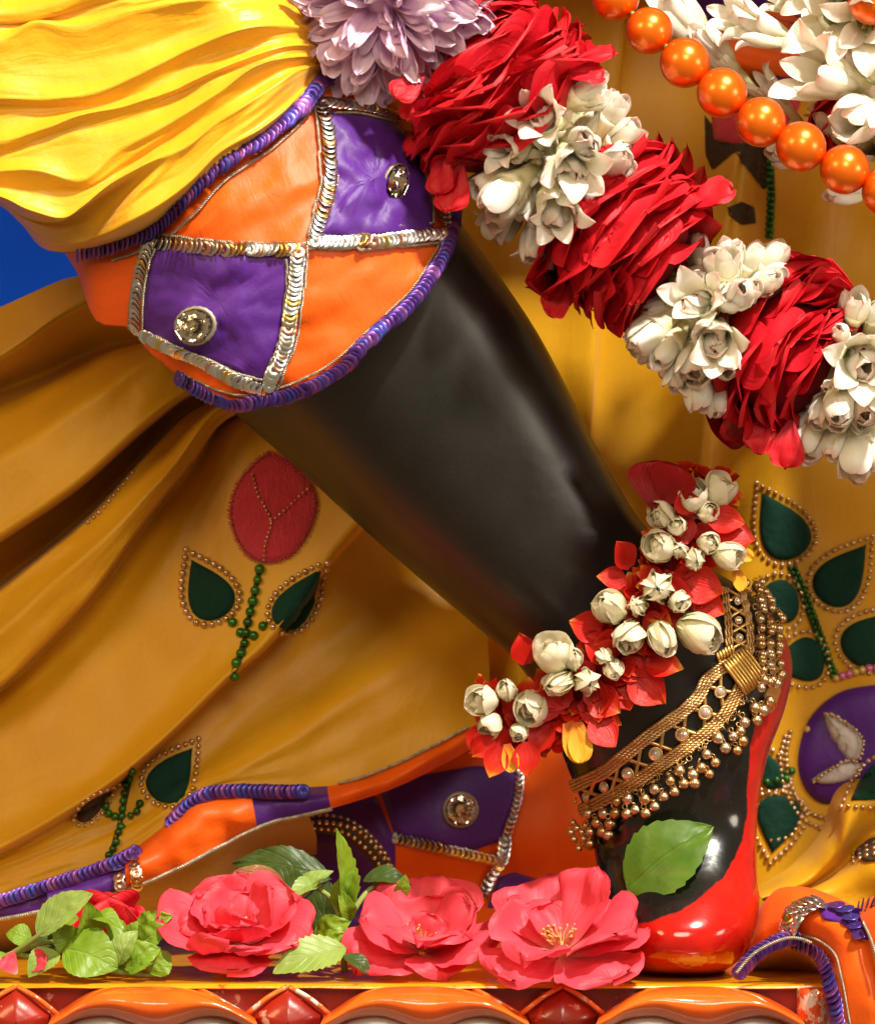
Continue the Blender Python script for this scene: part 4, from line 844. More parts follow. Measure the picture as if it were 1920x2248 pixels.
def garland_rose(C, ax, Rd, T, n, parent, pool=ROSE, open_=.75, seed=0, name='rose', face=None, ell=1.0, core='rosecore'):
    """a rose threaded on the garland: petals fanned round the thread like pages"""
    ax = ax.normalized(); e1 = (Vector((0, -1, 0)) - ax * ax.dot(Vector((0, -1, 0)))).normalized(); e2 = ax.cross(e1)
    t = inst(name, SPH[core], basis(C, ax, e1, Rd * .62, T * .42, Rd * .62), parent)
    for i in range(n):
        o = ((i + .5) / n * 2 - 1) + R.uniform(-.08, .08); ph = i * 2.39996 + R.uniform(-.4, .4)
        if R.random() < .35: ph = R.uniform(-1.7, 1.7)
        rad = e1 * math.cos(ph) + e2 * math.sin(ph); side = ax.cross(rad)
        oa = open_ + .28 * -o + R.uniform(-.14, .14); rr = Rd * (1 - .34 * max(0, o) ** 2 - .10 * o * o) * R.uniform(.86, 1.06)
        d = (ax * math.cos(oa) + rad * math.sin(oa) + side * R.uniform(-.22, .22)).normalized(); nn = (ax * math.sin(oa) - rad * math.cos(oa) + rvec() * .16).normalized()
        pl = Rd * R.uniform(.62, .85); b = C + ax * (o * T * .5) + rad * rr - d * pl
        inst('petal', R.choice(pool), basis(b, d, nn, pl * R.uniform(.8, 1.0), pl, pl), t)
    return t
# ---------------------------------------------------------------- big garland
GA = empty('flower_garland', W(1240, 520, -.05), 'thick garland of red roses and white tuberoses with a lilac chrysanthemum at its end', 'garland')
gaxis = Vector((.79, 0, -.61))
# thread
thr = [W(x, y, Y) for x, y, Y in ((640, -120, -.08), (800, 20, -.08), (1020, 190, -.08), (1140, 320, -.078), (1280, 490, -.07), (1440, 620, -.06), (1590, 730, -.055), (1740, 800, -.05), (1900, 860, -.05))]
v, f, u = tube(spline(thr, 8), .0022, 8); obj('thread', v, f, M['stem'], GA, u)
GYc = lambda x: -.08 + (.03) * sstep(1000, 1700, x)
def tdir(dx, dy, dz=0): return Vector((dx, dz, -dy)).normalized()
# roses: centre, axis (dx, dy, towards viewer), radius, thickness
garland_rose(W(955, 55, -.070), tdir(.62, .70, -.35), .034, .036, 46, GA, ROSE, .8)
garland_rose(W(995, 172, -.083), tdir(-.60, -.80, -.15), .046, .034, 64, GA, ROSE, .85)
garland_rose(W(1278, 488, -.072), tdir(.74, .62, -.20), .044, .052, 68, GA, ROSE, .72)
garland_rose(W(1592, 722, -.058), tdir(.78, .42, -.46), .043, .050, 68, GA, ROSE, .74)
def pl_(x, y, Y, dx, dy, dz, n, L, pool=ROSE, par=None, w=1.0):
    inst('petal', R.choice(pool) if isinstance(pool, list) else pool, basis(W(x, y, Y), tdir(dx, dy, dz), Vector(n), L * S * w, L * S, L * S), par)
RZ = [o for o in GA.children if o.name.startswith('rose')]
for a in ((1150, 130, -.10, .9, -.35, -.2, (.3, -.6, .8), 95), (1130, 150, -.105, .95, .0, -.2, (.2, -.7, .7), 90), (935, 330, -.10, -.25, 1, -.1, (-.5, -.8, .1), 100), (900, 300, -.10, -.1, 1, .1, (-.6, -.7, .2), 90), (860, 150, -.10, -.6, .5, -.2, (-.2, -.9, .3), 80), (850, 180, -.09, -.3, .9, -.2, (-.2, -.9, .3), 70)):
    pl_(*a[:7], a[7] if False else 0, 0) if False else inst('petal', R.choice(ROSEF), basis(W(a[0], a[1], a[2]), tdir(a[3], a[4], a[5]), Vector(a[6]), a[7] * S * .8, a[7] * S, a[7] * S), RZ[1])
for a in ((1390, 420, -.09, .85, -.4, -.3, (.2, -.7, .7), 100, 2), (1375, 400, -.085, .9, -.15, -.2, (.1, -.8, .6), 95, 2), (1160, 560, -.08, -.5, .75, .1, (-.3, -.9, .2), 90, 2), (1600, 850, -.075, -.15, 1, -.2, (-.2, -.9, .1), 95, 3), (1560, 830, -.07, -.35, .95, -.2, (-.3, -.9, .1), 90, 3), (1490, 780, -.07, -.7, .7, 0, (-.4, -.8, .2), 80, 3)):
    inst('petal', R.choice(ROSEF), basis(W(a[0], a[1], a[2]), tdir(a[3], a[4], a[5]), Vector(a[6]), a[7] * S * .8, a[7] * S, a[7] * S), RZ[a[8]])
# tuberose clusters: (base x, y, Y) -> (mouth x, y, Y), openness, width
c2 = cv(700, 0, 2.5286); c4 = cv(1220, 500, 2.5286)
def T_(cf, bx, by, bY, tx, ty, tY, op, wd=1.0):
    b = cf(bx, by); t = cf(tx, ty); tuberose(W(*b, bY), W(*t, tY), op * (.85 if op > .5 else .75), GA, wd)
    for q in range(2):
        j = R.uniform(-75, 75), R.uniform(-75, 75); t = cf(bx + (tx - bx) * .92 + j[0], by + (ty - by) * .92 + j[1]); tuberose(W(*b, bY + .004), W(*t, tY + R.uniform(.006, .016)), R.uniform(.12, .36), GA, wd * .95)
for a in ((1330, 800, -.085, 1440, 960, -.128, .62, 1.15), (1380, 700, -.085, 1190, 640, -.125, .60, 1.05), (1250, 650, -.085, 1560, 440, -.105, .22, 1.1), (1480, 860, -.08, 1700, 540, -.10, .30, 1.05), (1480, 940, -.075, 1760, 690, -.10, .34, 1.1), (1520, 1000, -.075, 1690, 860, -.115, .3, 1.0),
          (1240, 760, -.085, 985, 840, -.115, .5, .9), (1260, 880, -.085, 920, 1150, -.115, .28, 1.15), (1290, 920, -.085, 1330, 1250, -.12, .55, 1.05), (1230, 900, -.08, 960, 1250, -.095, .4, 1.0), (1260, 950, -.07, 1180, 1440, -.085, .45, .8), (1100, 850, -.075, 850, 1080, -.09, .35, .9),
          (1350, 850, -.07, 1500, 420, -.07, .4, 1.0), (1300, 800, -.06, 1080, 560, -.08, .4, 1.0), (1330, 900, -.06, 1560, 1130, -.10, .35, 1.0), (1400, 800, -.09, 1480, 760, -.13, .3, .9), (1200, 1000, -.06, 1010, 1330, -.07, .3, 1.0), (1380, 1000, -.06, 1400, 1380, -.09, .35, .9)):
    T_(c2, *a)
for a in ((900, 470, -.075, 760, 380, -.118, .62, 1.0), (900, 420, -.072, 960, 130, -.10, .42, 1.1), (960, 400, -.07, 1130, 100, -.085, .3, 1.0), (980, 400, -.07, 1270, 90, -.085, .34, 1.1), (1000, 420, -.07, 1230, 260, -.10, .28, 1.05), (960, 460, -.078, 1040, 330, -.118, .25, 1.1),
          (880, 520, -.075, 900, 680, -.118, .58, 1.2), (760, 400, -.07, 430, 660, -.09, .34, 1.15), (760, 460, -.07, 560, 760, -.092, .32, 1.1), (800, 520, -.07, 640, 890, -.085, .36, .95), (820, 540, -.07, 790, 1010, -.085, .32, 1.1), (850, 560, -.065, 890, 1040, -.08, .3, 1.0),
          (820, 380, -.06, 800, 40, -.07, .35, 1.0), (780, 420, -.055, 500, 480, -.075, .35, 1.0), (860, 500, -.05, 760, 820, -.095, .4, 1.0), (900, 560, -.06, 950, 800, -.10, .35, 1.0), (860, 440, -.08, 900, 390, -.11, .1, .6), (880, 380, -.06, 880, 130, -.095, .3, 1.0)):
    T_(c4, *a)
for a in ((1640, 700, -.065, 1700, 750, -.112, .6, 1.25), (1620, 640, -.06, 1680, 380, -.085, .4, 1.1), (1700, 640, -.06, 1790, 420, -.08, .35, 1.1), (1600, 700, -.06, 1570, 560, -.09, .3, .9), (1620, 800, -.06, 1390, 1280, -.075, .32, 1.15), (1620, 800, -.065, 1560, 1060, -.105, .3, 1.1), (1660, 850, -.06, 1520, 1260, -.08, .3, 1.0), (1680, 850, -.06, 1650, 1380, -.08, .32, 1.2), (1720, 850, -.06, 1720, 1050, -.10, .35, 1.1), (1740, 880, -.06, 1790, 1330, -.075, .35, 1.1), (1580, 820, -.055, 1450, 1100, -.085, .3, 1.0), (1800, 700, -.06, 1900, 600, -.1, .4, 1.1), (1560, 830, -.07, 1555, 870, -.10, .05, .55)):
    T_(c4, *a)
# outer fringe of slimmer blossoms round each cluster
for (cx, cy, cY, n, r0) in ((1135, 330, -.078, 26, 150), (1425, 620, -.066, 26, 150), (1735, 790, -.058, 22, 155)):
    for k in range(n):
        ph = 2 * pi * k / n + R.uniform(-.1, .1); e2 = Vector((.61, 0, .79)); rad = Vector((0, -1, 0)) * math.cos(ph) + e2 * math.sin(ph)
        if math.cos(ph) < -.5: continue
        if k == 0: inst('blossom_filler', SPH['jas'], basis(W(cx, cy, cY), Vector((.79, 0, -.61)), Vector((0, -1, 0)), .017, .019, .017), GA)  # added pale filler core, lightens the dark gaps between blossoms
        C = W(cx, cy, cY) + Vector((.79, 0, -.61)) * R.uniform(-.011, .011); l = r0 * S * R.uniform(.85, 1.05) * (.8 if math.cos(ph) > .5 else 1.0)
        d = (rad + Vector((.79, 0, -.61)) * R.uniform(-.3, .3)).normalized()
        tuberose(C, C + d * l, R.uniform(.25, .5), GA, .95)
# lilac chrysanthemum
MC = W(778, -8, -.092); me_ = inst('chrysanthemum', SPH['lil'], basis(MC, tdir(-.3, .5, -.6), Vector((1, 0, 0)), .018, .012, .018), GA)
max_ = tdir(-.15, .22, -.95); e1 = max_.orthogonal().normalized(); e2 = max_.cross(e1)
for i in range(150):
    k = i / 150; oa = .18 + 1.75 * math.sqrt(k); a = i * 2.39996; rad = e1 * math.cos(a) + e2 * math.sin(a); oa *= R.uniform(.9, 1.1)
    d = max_ * math.cos(oa) + rad * math.sin(oa); nn = max_ * math.sin(oa) - rad * math.cos(oa); L = (.021 + .022 * math.sqrt(k)) * R.uniform(.8, 1.15)
    d = (d + Vector((-.1, 0, -.35)) * k + rvec() * .16).normalized(); nn = (nn + rvec() * .4).normalized()
    inst('petal', R.choice(MUM), basis(MC + d * .006, d, nn, L * R.uniform(.85, 1.2), L, L), me_)
# ---------------------------------------------------------------- orange pearl string
PS = empty('pearl_string', W(1500, 400, -.09), 'string of glossy orange pearls hanging in front of white tuberoses', 'necklace')
PP_ = [(1160, -75, -.070), (1245, -6, -.078), (1313, 62, -.084), (1385, 127, -.09), (1460, 188, -.094), (1539, 247, -.097), (1620, 297, -.1), (1708, 343, -.1), (1793, 388, -.1), (1880, 425, -.1)]
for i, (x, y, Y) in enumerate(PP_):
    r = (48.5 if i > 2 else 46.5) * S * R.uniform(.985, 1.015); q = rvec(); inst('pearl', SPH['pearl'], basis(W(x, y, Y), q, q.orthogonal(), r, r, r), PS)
v, f, u = tube(spline([W(*p) for p in PP_], 6), .0012, 6); obj('thread', v, f, M['stem'], PS, u)
PS2 = empty('pearl_string', W(1780, 60, -.08), 'upper strand of orange pearls crossing the white tuberose blossoms', 'necklace')
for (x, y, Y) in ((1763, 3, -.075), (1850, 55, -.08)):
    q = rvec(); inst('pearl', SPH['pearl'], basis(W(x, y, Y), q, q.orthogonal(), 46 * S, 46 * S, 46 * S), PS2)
v, f, u = tube([W(1700, -60, -.07), W(1763, 3, -.075), W(1850, 55, -.08)], .0012, 6); obj('thread', v, f, M['stem'], PS2, u)
# ---------------------------------------------------------------- second tuberose garland, upper right
G2_ = empty('tuberose_garland', W(1650, 250, -.02), 'loose garland of long white tuberoses and red petals behind the orange pearls', 'garland')
def T3_(bx, by, bY, tx, ty, tY, op, wd=1.0):
    tuberose(W(*c3(bx, by), bY), W(*c3(tx, ty), tY), op, G2_, wd * .78)
for a in ((1080, 520, .0, 560, -40, -.02, .35, .95), (1150, 560, .0, 760, 160, -.03, .32, .9), (1430, 300, -.01, 880, 40, -.03, .5, .85), (1560, 330, -.02, 1010, 130, -.04, .42, .85), (1900, 560, -.02, 1330, 370, -.08, .38, 1.0), (1700, -120, .0, 1380, -20, -.05, .5, 1.0), (1850, 20, -.03, 1690, 160, -.085, .6, 1.2), (1950, 600, -.02, 1590, 680, -.085, .34, 1.0), (1420, 760, -.0, 1110, 400, -.02, .35, .8), (1640, 860, .0, 1180, 860, -.02, .32, .85), (1700, 900, .0, 1450, 640, -.02, .3, .9), (1960, 1000, -.02, 1500, 1090, -.045, .3, .9), (1500, 120, .0, 1180, -40, -.02, .4, .9), (1900, 300, .0, 1560, 200, -.04, .35, .9), (1850, 780, .0, 1400, 560, .0, .35, .9), (1900, 700, -.01, 1700, 420, -.06, .4, .9), (1640, 60, .0, 1560, 60, -.08, .5, 1.2), (1800, 900, .01, 1720, 800, -.03, .4, 1)):
    T3_(*a)
thr = [W(*c3(x, y), Y) for x, y, Y in ((1250, -260, .0), (1500, 100, .005), (1750, 500, .008), (1900, 900, .01))]
v, f, u = tube(spline(thr, 8), .0022, 8); obj('thread', v, f, M['stem'], G2_, u)
for (x, y, Y, Rd) in ((1600, 690, -.005, .020), (1800, 330, -.01, .02)):
    garland_rose(W(*c3(x, y), Y), tdir(.6, .7, -.4), Rd, .02, 26, G2_, ROSE, .8)
# ---------------------------------------------------------------- flower anklet
FA = empty('flower_anklet', W(1200, 1400, -.04), 'anklet garland of red orange petals and white jasmine buds round the ankle', 'garland')
APX = [(1015, 1462, -.024), (1065, 1462, -.037), (1130, 1440, -.043), (1210, 1370, -.046), (1270, 1290, -.046), (1320, 1210, -.046), (1365, 1130, -.042), (1400, 1060, -.028), (1420, 1000, -.010)]
AP = resample(spline([W(*p) for p in APX], 10), 60)
v, f, u = tube(AP, .002, 6); obj('thread', v, f, M['stem'], FA, u)
clus = []
for k in range(22):
    i = int(1 + k * 57 / 21); C = AP[i]; t = (AP[i + 1] - AP[i - 1]).normalized(); n_out = Vector((0, -1, 0)); n_out = (n_out - t * n_out.dot(t)).normalized(); sd = t.cross(n_out)
    g = inst('petal_cluster', SPH['flame'], basis(C, t, n_out, .009, .006, .009), FA); clus.append(g)
    for q in range(28):
        a = R.choice((-1, 1)) * R.uniform(.75, 1.9); rad = n_out * math.cos(a) + sd * math.sin(a); tl = R.uniform(-1.3, 1.3); d = rad * math.cos(tl) + t * math.sin(tl)
        up = (n_out * .9 - rad * .25 + rvec() * .32).normalized(); L = R.uniform(54, 80) * S
        if abs(a) < .6: L *= .72
        inst('petal', R.choice(FLAME), basis(C + n_out * R.uniform(-.002, .006) + t * R.uniform(-.003, .003), d, up, L * R.uniform(1.0, 1.25), L, L), g)
c6 = cv(980, 980, 1.883)
for k in range(110):
    i = R.randrange(1, 58); C = AP[i]; t = (AP[i + 1] - AP[i - 1]).normalized(); n_out = Vector((0, -1, 0)); n_out = (n_out - t * n_out.dot(t)).normalized(); sd = t.cross(n_out)
    s_ = R.uniform(-1, 1); sg = 1 if s_ > 0 else -1; tl = R.uniform(-.9, .9); d = (sd * sg * math.cos(tl) + t * math.sin(tl)); L = R.uniform(50, 74) * S
    d = (d - n_out * R.uniform(-.35, .15)).normalized(); up = (n_out + rvec() * .28 - sd * sg * .3).normalized()
    inst('petal', R.choice(FLAME), basis(C + sd * s_ * .0075 + n_out * (.0125 - .006 * abs(s_)), d, up, L * R.uniform(1.0, 1.3), L, L), min(clus, key=lambda c: (PW[c.name].translation - C).length))
def near(p): return min(clus, key=lambda c: (PW[c.name].translation - p).length)
for (x, y, dx, dy, L, pool) in ((860, 260, .0, -1, 118, MAROON), (900, 240, .35, -1, 105, MAROON), (500, 1140, .35, 1, 105, SUN[0]), (540, 1140, .1, 1, 100, SUN[1]), (250, 1230, .2, 1, 70, SUN[0]), (1170, 430, .9, .3, 60, SUN[1]), (1190, 500, .3, 1, 60, SUN[0]), (190, 1200, -.6, .6, 70, None), (220, 1240, -.3, .9, 80, None), (330, 1220, 0, 1, 85, None), (600, 1130, .6, .8, 90, None), (760, 940, .8, .7, 110, None), (820, 900, 1, .1, 95, None), (980, 560, 1, .25, 100, None), (1020, 620, .9, .5, 85, None), (1080, 300, .9, .1, 90, None), (1120, 360, 1, .2, 90, None), (760, 500, -.6, -.9, 80, None), (740, 560, -1, -.2, 75, None), (330, 900, -.2, -.9, 80, None), (640, 760, -1, -.3, 85, None), (1000, 280, -.2, -.8, 70, None)):
    p = W(*c6(x, y), -.058); inst('petal', R.choice(FLAME) if pool is None else pool, basis(p, tdir(dx, dy, R.uniform(-.3, .1)), (Vector((0, -1, .25)) + rvec() * .3), L * S * .9, L * S * .82, L * S * .8), near(p))
for (x, y, dx, dy, dz, sz, op) in ((355, 1075, -.35, .45, -.8, 70, .5), (460, 975, -.6, .3, -.7, 62, .15), (580, 972, .3, .2, -.95, 58, .15), (440, 860, -.1, -.8, -.6, 74, .6), (755, 785, -.2, .5, -.85, 68, .35), (890, 795, .35, .7, -.6, 66, .2), (1045, 770, .8, .35, -.5, 84, .35), (675, 665, -.5, -.5, -.7, 70, .3), (650, 866, .1, .3, -.9, 38, .0), (870, 580, -.1, .1, -1, 72, .2), (1025, 465, .1, .3, -.9, 48, .3), (880, 415, -.5, -.3, -.8, 66, .5), (890, 285, -.6, -.1, -.7, 58, .5), (1015, 205, .0, -.7, -.7, 66, .6), (1130, 185, .4, -.8, -.5, 62, .6), (1160, 450, .9, .3, -.5, 56, .5), (150, 1050, -.6, -.1, -.7, 62, .6), (180, 1150, -.5, .6, -.6, 48, .6), (960, 430, .1, -.2, -1, 40, .1), (250, 1010, -.2, -.5, -.8, 46, .4), (300, 1180, -.2, .5, -.8, 42, .3), (520, 880, .1, -.5, -.8, 48, .3), (690, 920, .1, .5, -.8, 44, .2), (790, 660, -.2, -.2, -.9, 44, .2), (960, 640, .2, .2, -.9, 48, .3), (1080, 400, .3, -.1, -.9, 46, .4), (950, 330, -.1, -.2, -.9, 44, .4), (1080, 270, .2, -.2, -.9, 48, .5)):
    p = W(*c6(x, y), -.064 if y < 1000 and y > 350 else -.056); jasmine(p, tdir(dx, dy, dz), sz * S * 1.14, op, FA)
# ---------------------------------------------------------------- metal anklet
AN = empty('metal_anklet', W(1300, 1560, -.03), 'antique gold anklet with rope strands, clear stones, clasp and hanging bells', 'anklet')
c7 = cv(1200, 1250, 3.1607)
def C7(p): return [c7(*q) for q in p]
def on_leg(x, y, off, dflt=0.0): return ray(BL, x, y, off, dflt)
def rope(name, pts, rad, strands, sep, off=.0022):
    P = line(vec2(C7(pts)), 90); base = []
    for q in P: base.append(on_leg(q.x, q.y, off, .004))
    parts = []
    for s in range(strands):
        c = (s - (strands - 1) / 2) * sep; pts3 = []
        for i, (loc, nn) in enumerate(base):
            t = (base[min(89, i + 1)][0] - base[max(0, i - 1)][0]).normalized(); sd = nn.cross(t); pts3.append(loc + sd * c * S + nn * (.0005 * math.sin(i * .5 + s)))
        pts3 = resample(pts3, 240)
        for ph in (0, 2.09, 4.19):                                  # twisted wires
            tw = []
            for i, p in enumerate(pts3):
                t = (pts3[min(239, i + 1)] - pts3[max(0, i - 1)]).normalized(); a = t.orthogonal().normalized(); b = t.cross(a); an = i * .55 + ph
                tw.append(p + (a * math.cos(an) + b * math.sin(an)) * rad * S * .5)
            parts.append(tube(tw, rad * S * .55, 5))
    v, f, u = merge(parts); return obj(name, v, f, M['gold'], AN, u)
UPR = [(205, 1495), (300, 1450), (420, 1390), (600, 1240), (740, 1125), (940, 980), (1050, 870), (1100, 770), (1200, 690), (1260, 660)]
LWR = [(265, 1665), (400, 1600), (520, 1535), (640, 1460), (760, 1375), (950, 1240), (1130, 1100), (1230, 990), (1300, 870), (1340, 800)]
rope('rope_strand', UPR, 4.3, 4, 6.6); rope('rope_strand', LWR, 4.3, 4, 6.6)
rope('rope_strand', [(1215, 150), (1225, 260), (1245, 380), (1250, 500), (1262, 570)], 3.2, 3, 6); rope('rope_strand', [(1320, 120), (1350, 240), (1385, 380), (1395, 500), (1390, 640)], 3.2, 3, 6)
RV = [line(vec2(C7(UPR)), 60), line(vec2(C7(LWR)), 60)]
lat = []
for k in range(7):
    for (a0, a1, s0, s1) in ((0, 1, .06, .94), (0, 1, .94, .06)):
        pts = []
        for q in range(9):
            t = (k + .1 + .8 * q / 8) / 7 * 59 * .96; s = s0 + (s1 - s0) * q / 8; i = int(t); A = RV[0][i].lerp(RV[0][min(59, i + 1)], t - i); B = RV[1][i].lerp(RV[1][min(59, i + 1)], t - i); p = A.lerp(B, s)
            pts.append(on_leg(p.x, p.y, .0016)[0])
        lat.append(tube(spline(pts, 3), 4.6 * S, 6))
v, f, u = merge(lat); obj('lattice', v, f, M['gold'], AN, u)
lat = []
for k in range(4):
    for a, b in ((1228, 1385), (1385, 1235)):
        y0 = 150 + k * 108; pts = []
        for q in range(6): pts.append(on_leg(*c7(a + (b - a) * q / 5 + k * 8, y0 + 90 * q / 5), .0016)[0])
        lat.append(tube(pts, 4.2 * S, 6))
v, f, u = merge(lat); obj('lattice', v, f, M['gold'], AN, u)
for (x, y, r) in ((300, 1568, 9.5), (420, 1500, 10), (575, 1410, 11.5), (755, 1275, 12.5), (932, 1140, 12.5), (1090, 990, 13), (1192, 850, 11), (235, 1590, 6), (1312, 365, 7), (1300, 240, 7), (1320, 480, 7)):
    loc, nn = on_leg(*c7(x, y), .0026); b = inst('stone_setting', RING, basis(loc, Vector((0, 0, 1)), nn, r * S, r * S, r * S), AN)
    inst('gem', GEMW, basis(loc, Vector((0, 0, 1)), nn, r * S, r * S, r * S * .9), b)
# clasp
loc, nn = on_leg(*c7(1350, 700), .004); yv = Vector((.62, 0, -.78)); yv = (yv - nn * yv.dot(nn)).normalized(); xv = yv.cross(nn)
parts = []
for k in range(9):
    o_ = (k - 4) * .00145
    c_ = loc + xv * o_; parts.append(tube([c_ - yv * .0088, c_ - yv * .004 + nn * .0008, c_ + yv * .004 + nn * .0008, c_ + yv * .0088], .00082, 6))
v, f, u = merge(parts); obj('clasp', v, f, M['brightgold'], AN, u)
loc, nn = on_leg(*c7(1222, 583), .003); parts = []
for k in range(6):
    c_ = loc + Vector((.86, 0, .5)) * (k - 2.5) * .0014; parts.append(tube([c_ + Vector((-.3, 0, .9)) * .0022, c_ - Vector((-.3, 0, .9)) * .0022], .0008, 6))
v, f, u = merge(parts); obj('clasp_pin', v, f, M['brightgold'], AN, u)
def bell(x, y, r, off=.003, dflt=.0):
    loc, nn = on_leg(x, y, off, dflt); b = inst('bell', SPH['bell'], basis(loc, rvec(), rvec(), r * S, r * S, r * S), AN)
    inst('ring', RING, basis(loc + Vector((-.3, -.2, .9)).normalized() * r * S * 1.35, rvec(), Vector((R.uniform(-1, 1), -.5, R.uniform(-1, 1))), r * S * .45, r * S * .45, r * S * .45), b)
BLS = [(340, 1690), (430, 1685), (515, 1690), (525, 1610), (588, 1590), (640, 1660), (690, 1590), (760, 1525), (750, 1640), (815, 1580), (860, 1470), (915, 1400), (940, 1490), (1000, 1420), (1060, 1370), (1100, 1285), (1115, 1415), (1160, 1340), (1170, 1165), (1225, 1235), (1270, 1155), (1300, 1245), (1320, 1110), (1350, 1050), (1420, 950), (1470, 975), (1430, 1040), (1510, 900), (1340, 1180),
       (185, 1755), (275, 1775), (385, 1750), (480, 1760), (240, 1830), (355, 1810), (190, 1870), (255, 1900), (315, 1860), (220, 1935), (300, 1925), (430, 1810), (170, 1820), (350, 1890), (460, 1830), (285, 1840), (215, 1790), (580, 1690), (700, 1680), (1010, 1480), (880, 1545)]
for x, y in BLS: bell(*c7(x + R.uniform(-6, 6), y + R.uniform(-6, 6)), (11.5 if x > 320 else 8.0) * R.uniform(.88, 1.06), .0035)
P = line(vec2(C7([(1455, 110), (1500, 200), (1510, 330), (1520, 450), (1520, 590), (1535, 720), (1510, 800)])), 16)
for i, q in enumerate(P):
    for dx in (-20, -4, 12):
        bell(q.x + dx + R.uniform(-3, 3), q.y + R.uniform(-8, 8), R.uniform(8.5, 11), .005, .006)
# dark links between lower strand and bells
lk = []
for q in line(vec2(C7([(330, 1640), (560, 1550), (780, 1420), (980, 1290), (1150, 1130), (1280, 1000), (1370, 860)])), 46):
    loc, nn = on_leg(q.x + R.uniform(-4, 4), q.y + R.uniform(0, 10), .0022); inst('ring', RING, basis(loc, rvec(), rvec(), 5.5 * S, 5.5 * S, 5.5 * S), AN)
for q in line(vec2(C7([(1420, 130), (1440, 300), (1450, 500), (1450, 640), (1460, 760)])), 26):
    loc, nn = on_leg(q.x + R.uniform(-8, 8), q.y, .0025); inst('ring', RING, basis(loc, rvec(), rvec(), 5.5 * S, 5.5 * S, 5.5 * S), AN)

# ---------------------------------------------------------------- leaves
def leaf_data(base, tip, width, nrm, fold=.25, arch=.15, curl=0., serr=.05, twist=0., nt=9, nu=10, nv=34, seed=0, blister=.012):
    y = tip - base; L = y.length; Mx = basis(base, y, nrm, L, L, L); wd = width / L; V = []; U = []
    for j in range(nv + 1):
        v_ = j / nv; w_ = wd * .5 * (math.sin(pi * min(1, v_ ** .82)) ** .8 if 0 < v_ < 1 else 0)
        w_ = max(w_, .008) ; sr = 1 + serr * (((v_ * nt) % 1) - .5) * 2 * (1 if .08 < v_ < .97 else 0)
        for i in range(nu + 1):
            u = i / nu * 2 - 1; x = u * w_ * (1 + (sr - 1) * abs(u) ** 3)
            z = fold * abs(x) + arch * math.sin(pi * v_) - curl * v_ * v_ + twist * u * v_ * .2 + blister * noise.noise(Vector((u * 2.2, v_ * 6, seed * 3.3))) * 2
            z += -.012 * abs(math.sin((v_ - abs(u) * .28) * 15)) * (1 - abs(u))
            V.append(Mx @ Vector((x, v_ + .02 * noise.noise(Vector((u, v_ * 3, seed))), z))); U.append((i / nu, v_))
    return V, gridfaces(nv + 1, nu + 1), U
def leaf(name, base, tip, width, nrm, mat, parent, **k):
    v, f, u = leaf_data(base, tip, width * S, Vector(nrm), seed=R.random() * 20, **k); return obj(name, v, f, M[mat], parent, u)
a = on_leg(1262, 1800, .003)[0]; b = on_leg(1440, 1674, .010)[0]
a = W(1268, 1798, min(-.036, a.y)); b = W(1441, 1673, min(-.036, b.y))
fl = leaf('basil_leaf', a, b, 150, (-.25, -.92, .35), 'leaffoot', None, fold=.12, arch=.10, serr=.045, nt=8, blister=.005)
tag(fl, 'single smooth green basil leaf stuck on the black stone foot', 'leaf')
def sprig(name, label, base, stems, leaves):
    r_ = empty(name, base, label, 'herb sprig')
    for st in stems:
        p = spline([W(*q) for q in st], 6); v, f, u = tube(p, [.0016 - .0009 * i / len(p) for i in range(len(p))], 7); obj('stem', v, f, M['stem'], r_, u)
    for (bx, by, bY, tx, ty, tY, wd, nn, mt, kw) in leaves: leaf('leaf', W(*b6(bx, by), bY), W(*b6(tx, ty), tY), wd, nn, mt, r_, **kw)
    return r_
d6 = lambda p: [(*b6(x, y), Y) for x, y, Y in p]
sprig('basil_sprig', 'trailing green basil sprig with long pale stem left of the pink roses', W(100, 1975, -.04),
 [d6([(-60, 1030, -.045), (40, 990, -.05), (130, 930, -.055), (240, 850, -.06), (330, 780, -.055)]), d6([(-40, 1020, -.04), (90, 970, -.045), (180, 940, -.045), (300, 930, -.04)]), d6([(60, 980, -.045), (140, 1000, -.045), (200, 995, -.045)])],
 [(150, 905, -.056, 375, 740, -.06, 78, (-.3, -.8, .6), 'leafpale', dict(fold=.35, arch=.05)), (330, 920, -.04, 350, 770, -.052, 70, (.5, -.8, .2), 'leaf', dict(fold=.4)), (375, 840, -.045, 490, 850, -.05, 60, (.1, -.4, .9), 'leaf', dict(fold=.2, curl=.3)), (400, 830, -.03, 490, 940, -.045, 50, (.6, -.7, .4), 'leaf', dict(fold=.3, curl=.2)),
  (260, 960, -.05, 478, 1045, -.055, 112, (.1, -.9, .5), 'leaf', dict(fold=.15, arch=.12, serr=.02)), (240, 980, -.052, 115, 1080, -.058, 62, (-.2, -.8, .6), 'leafpale', dict(fold=.3)), (130, 930, -.045, 25, 905, -.045, 50, (0, -.8, .6), 'leaf', dict(fold=.2, serr=.02)), (50, 1010, -.05, -40, 1040, -.055, 44, (0, -.8, .6), 'leaf', dict(fold=.2, serr=.02)),
  (270, 930, -.035, 130, 990, -.04, 70, (0, -.6, .8), 'leafdark', dict(fold=.2)), (200, 880, -.035, 320, 840, -.04, 64, (0, -.8, .6), 'leaf', dict(fold=.3)), (300, 960, -.045, 215, 870, -.05, 60, (-.1, -.9, .4), 'leaf', dict(fold=.25)), (300, 1010, -.05, 400, 1075, -.05, 60, (0, -.7, .7), 'leafdark', dict(fold=.2))])
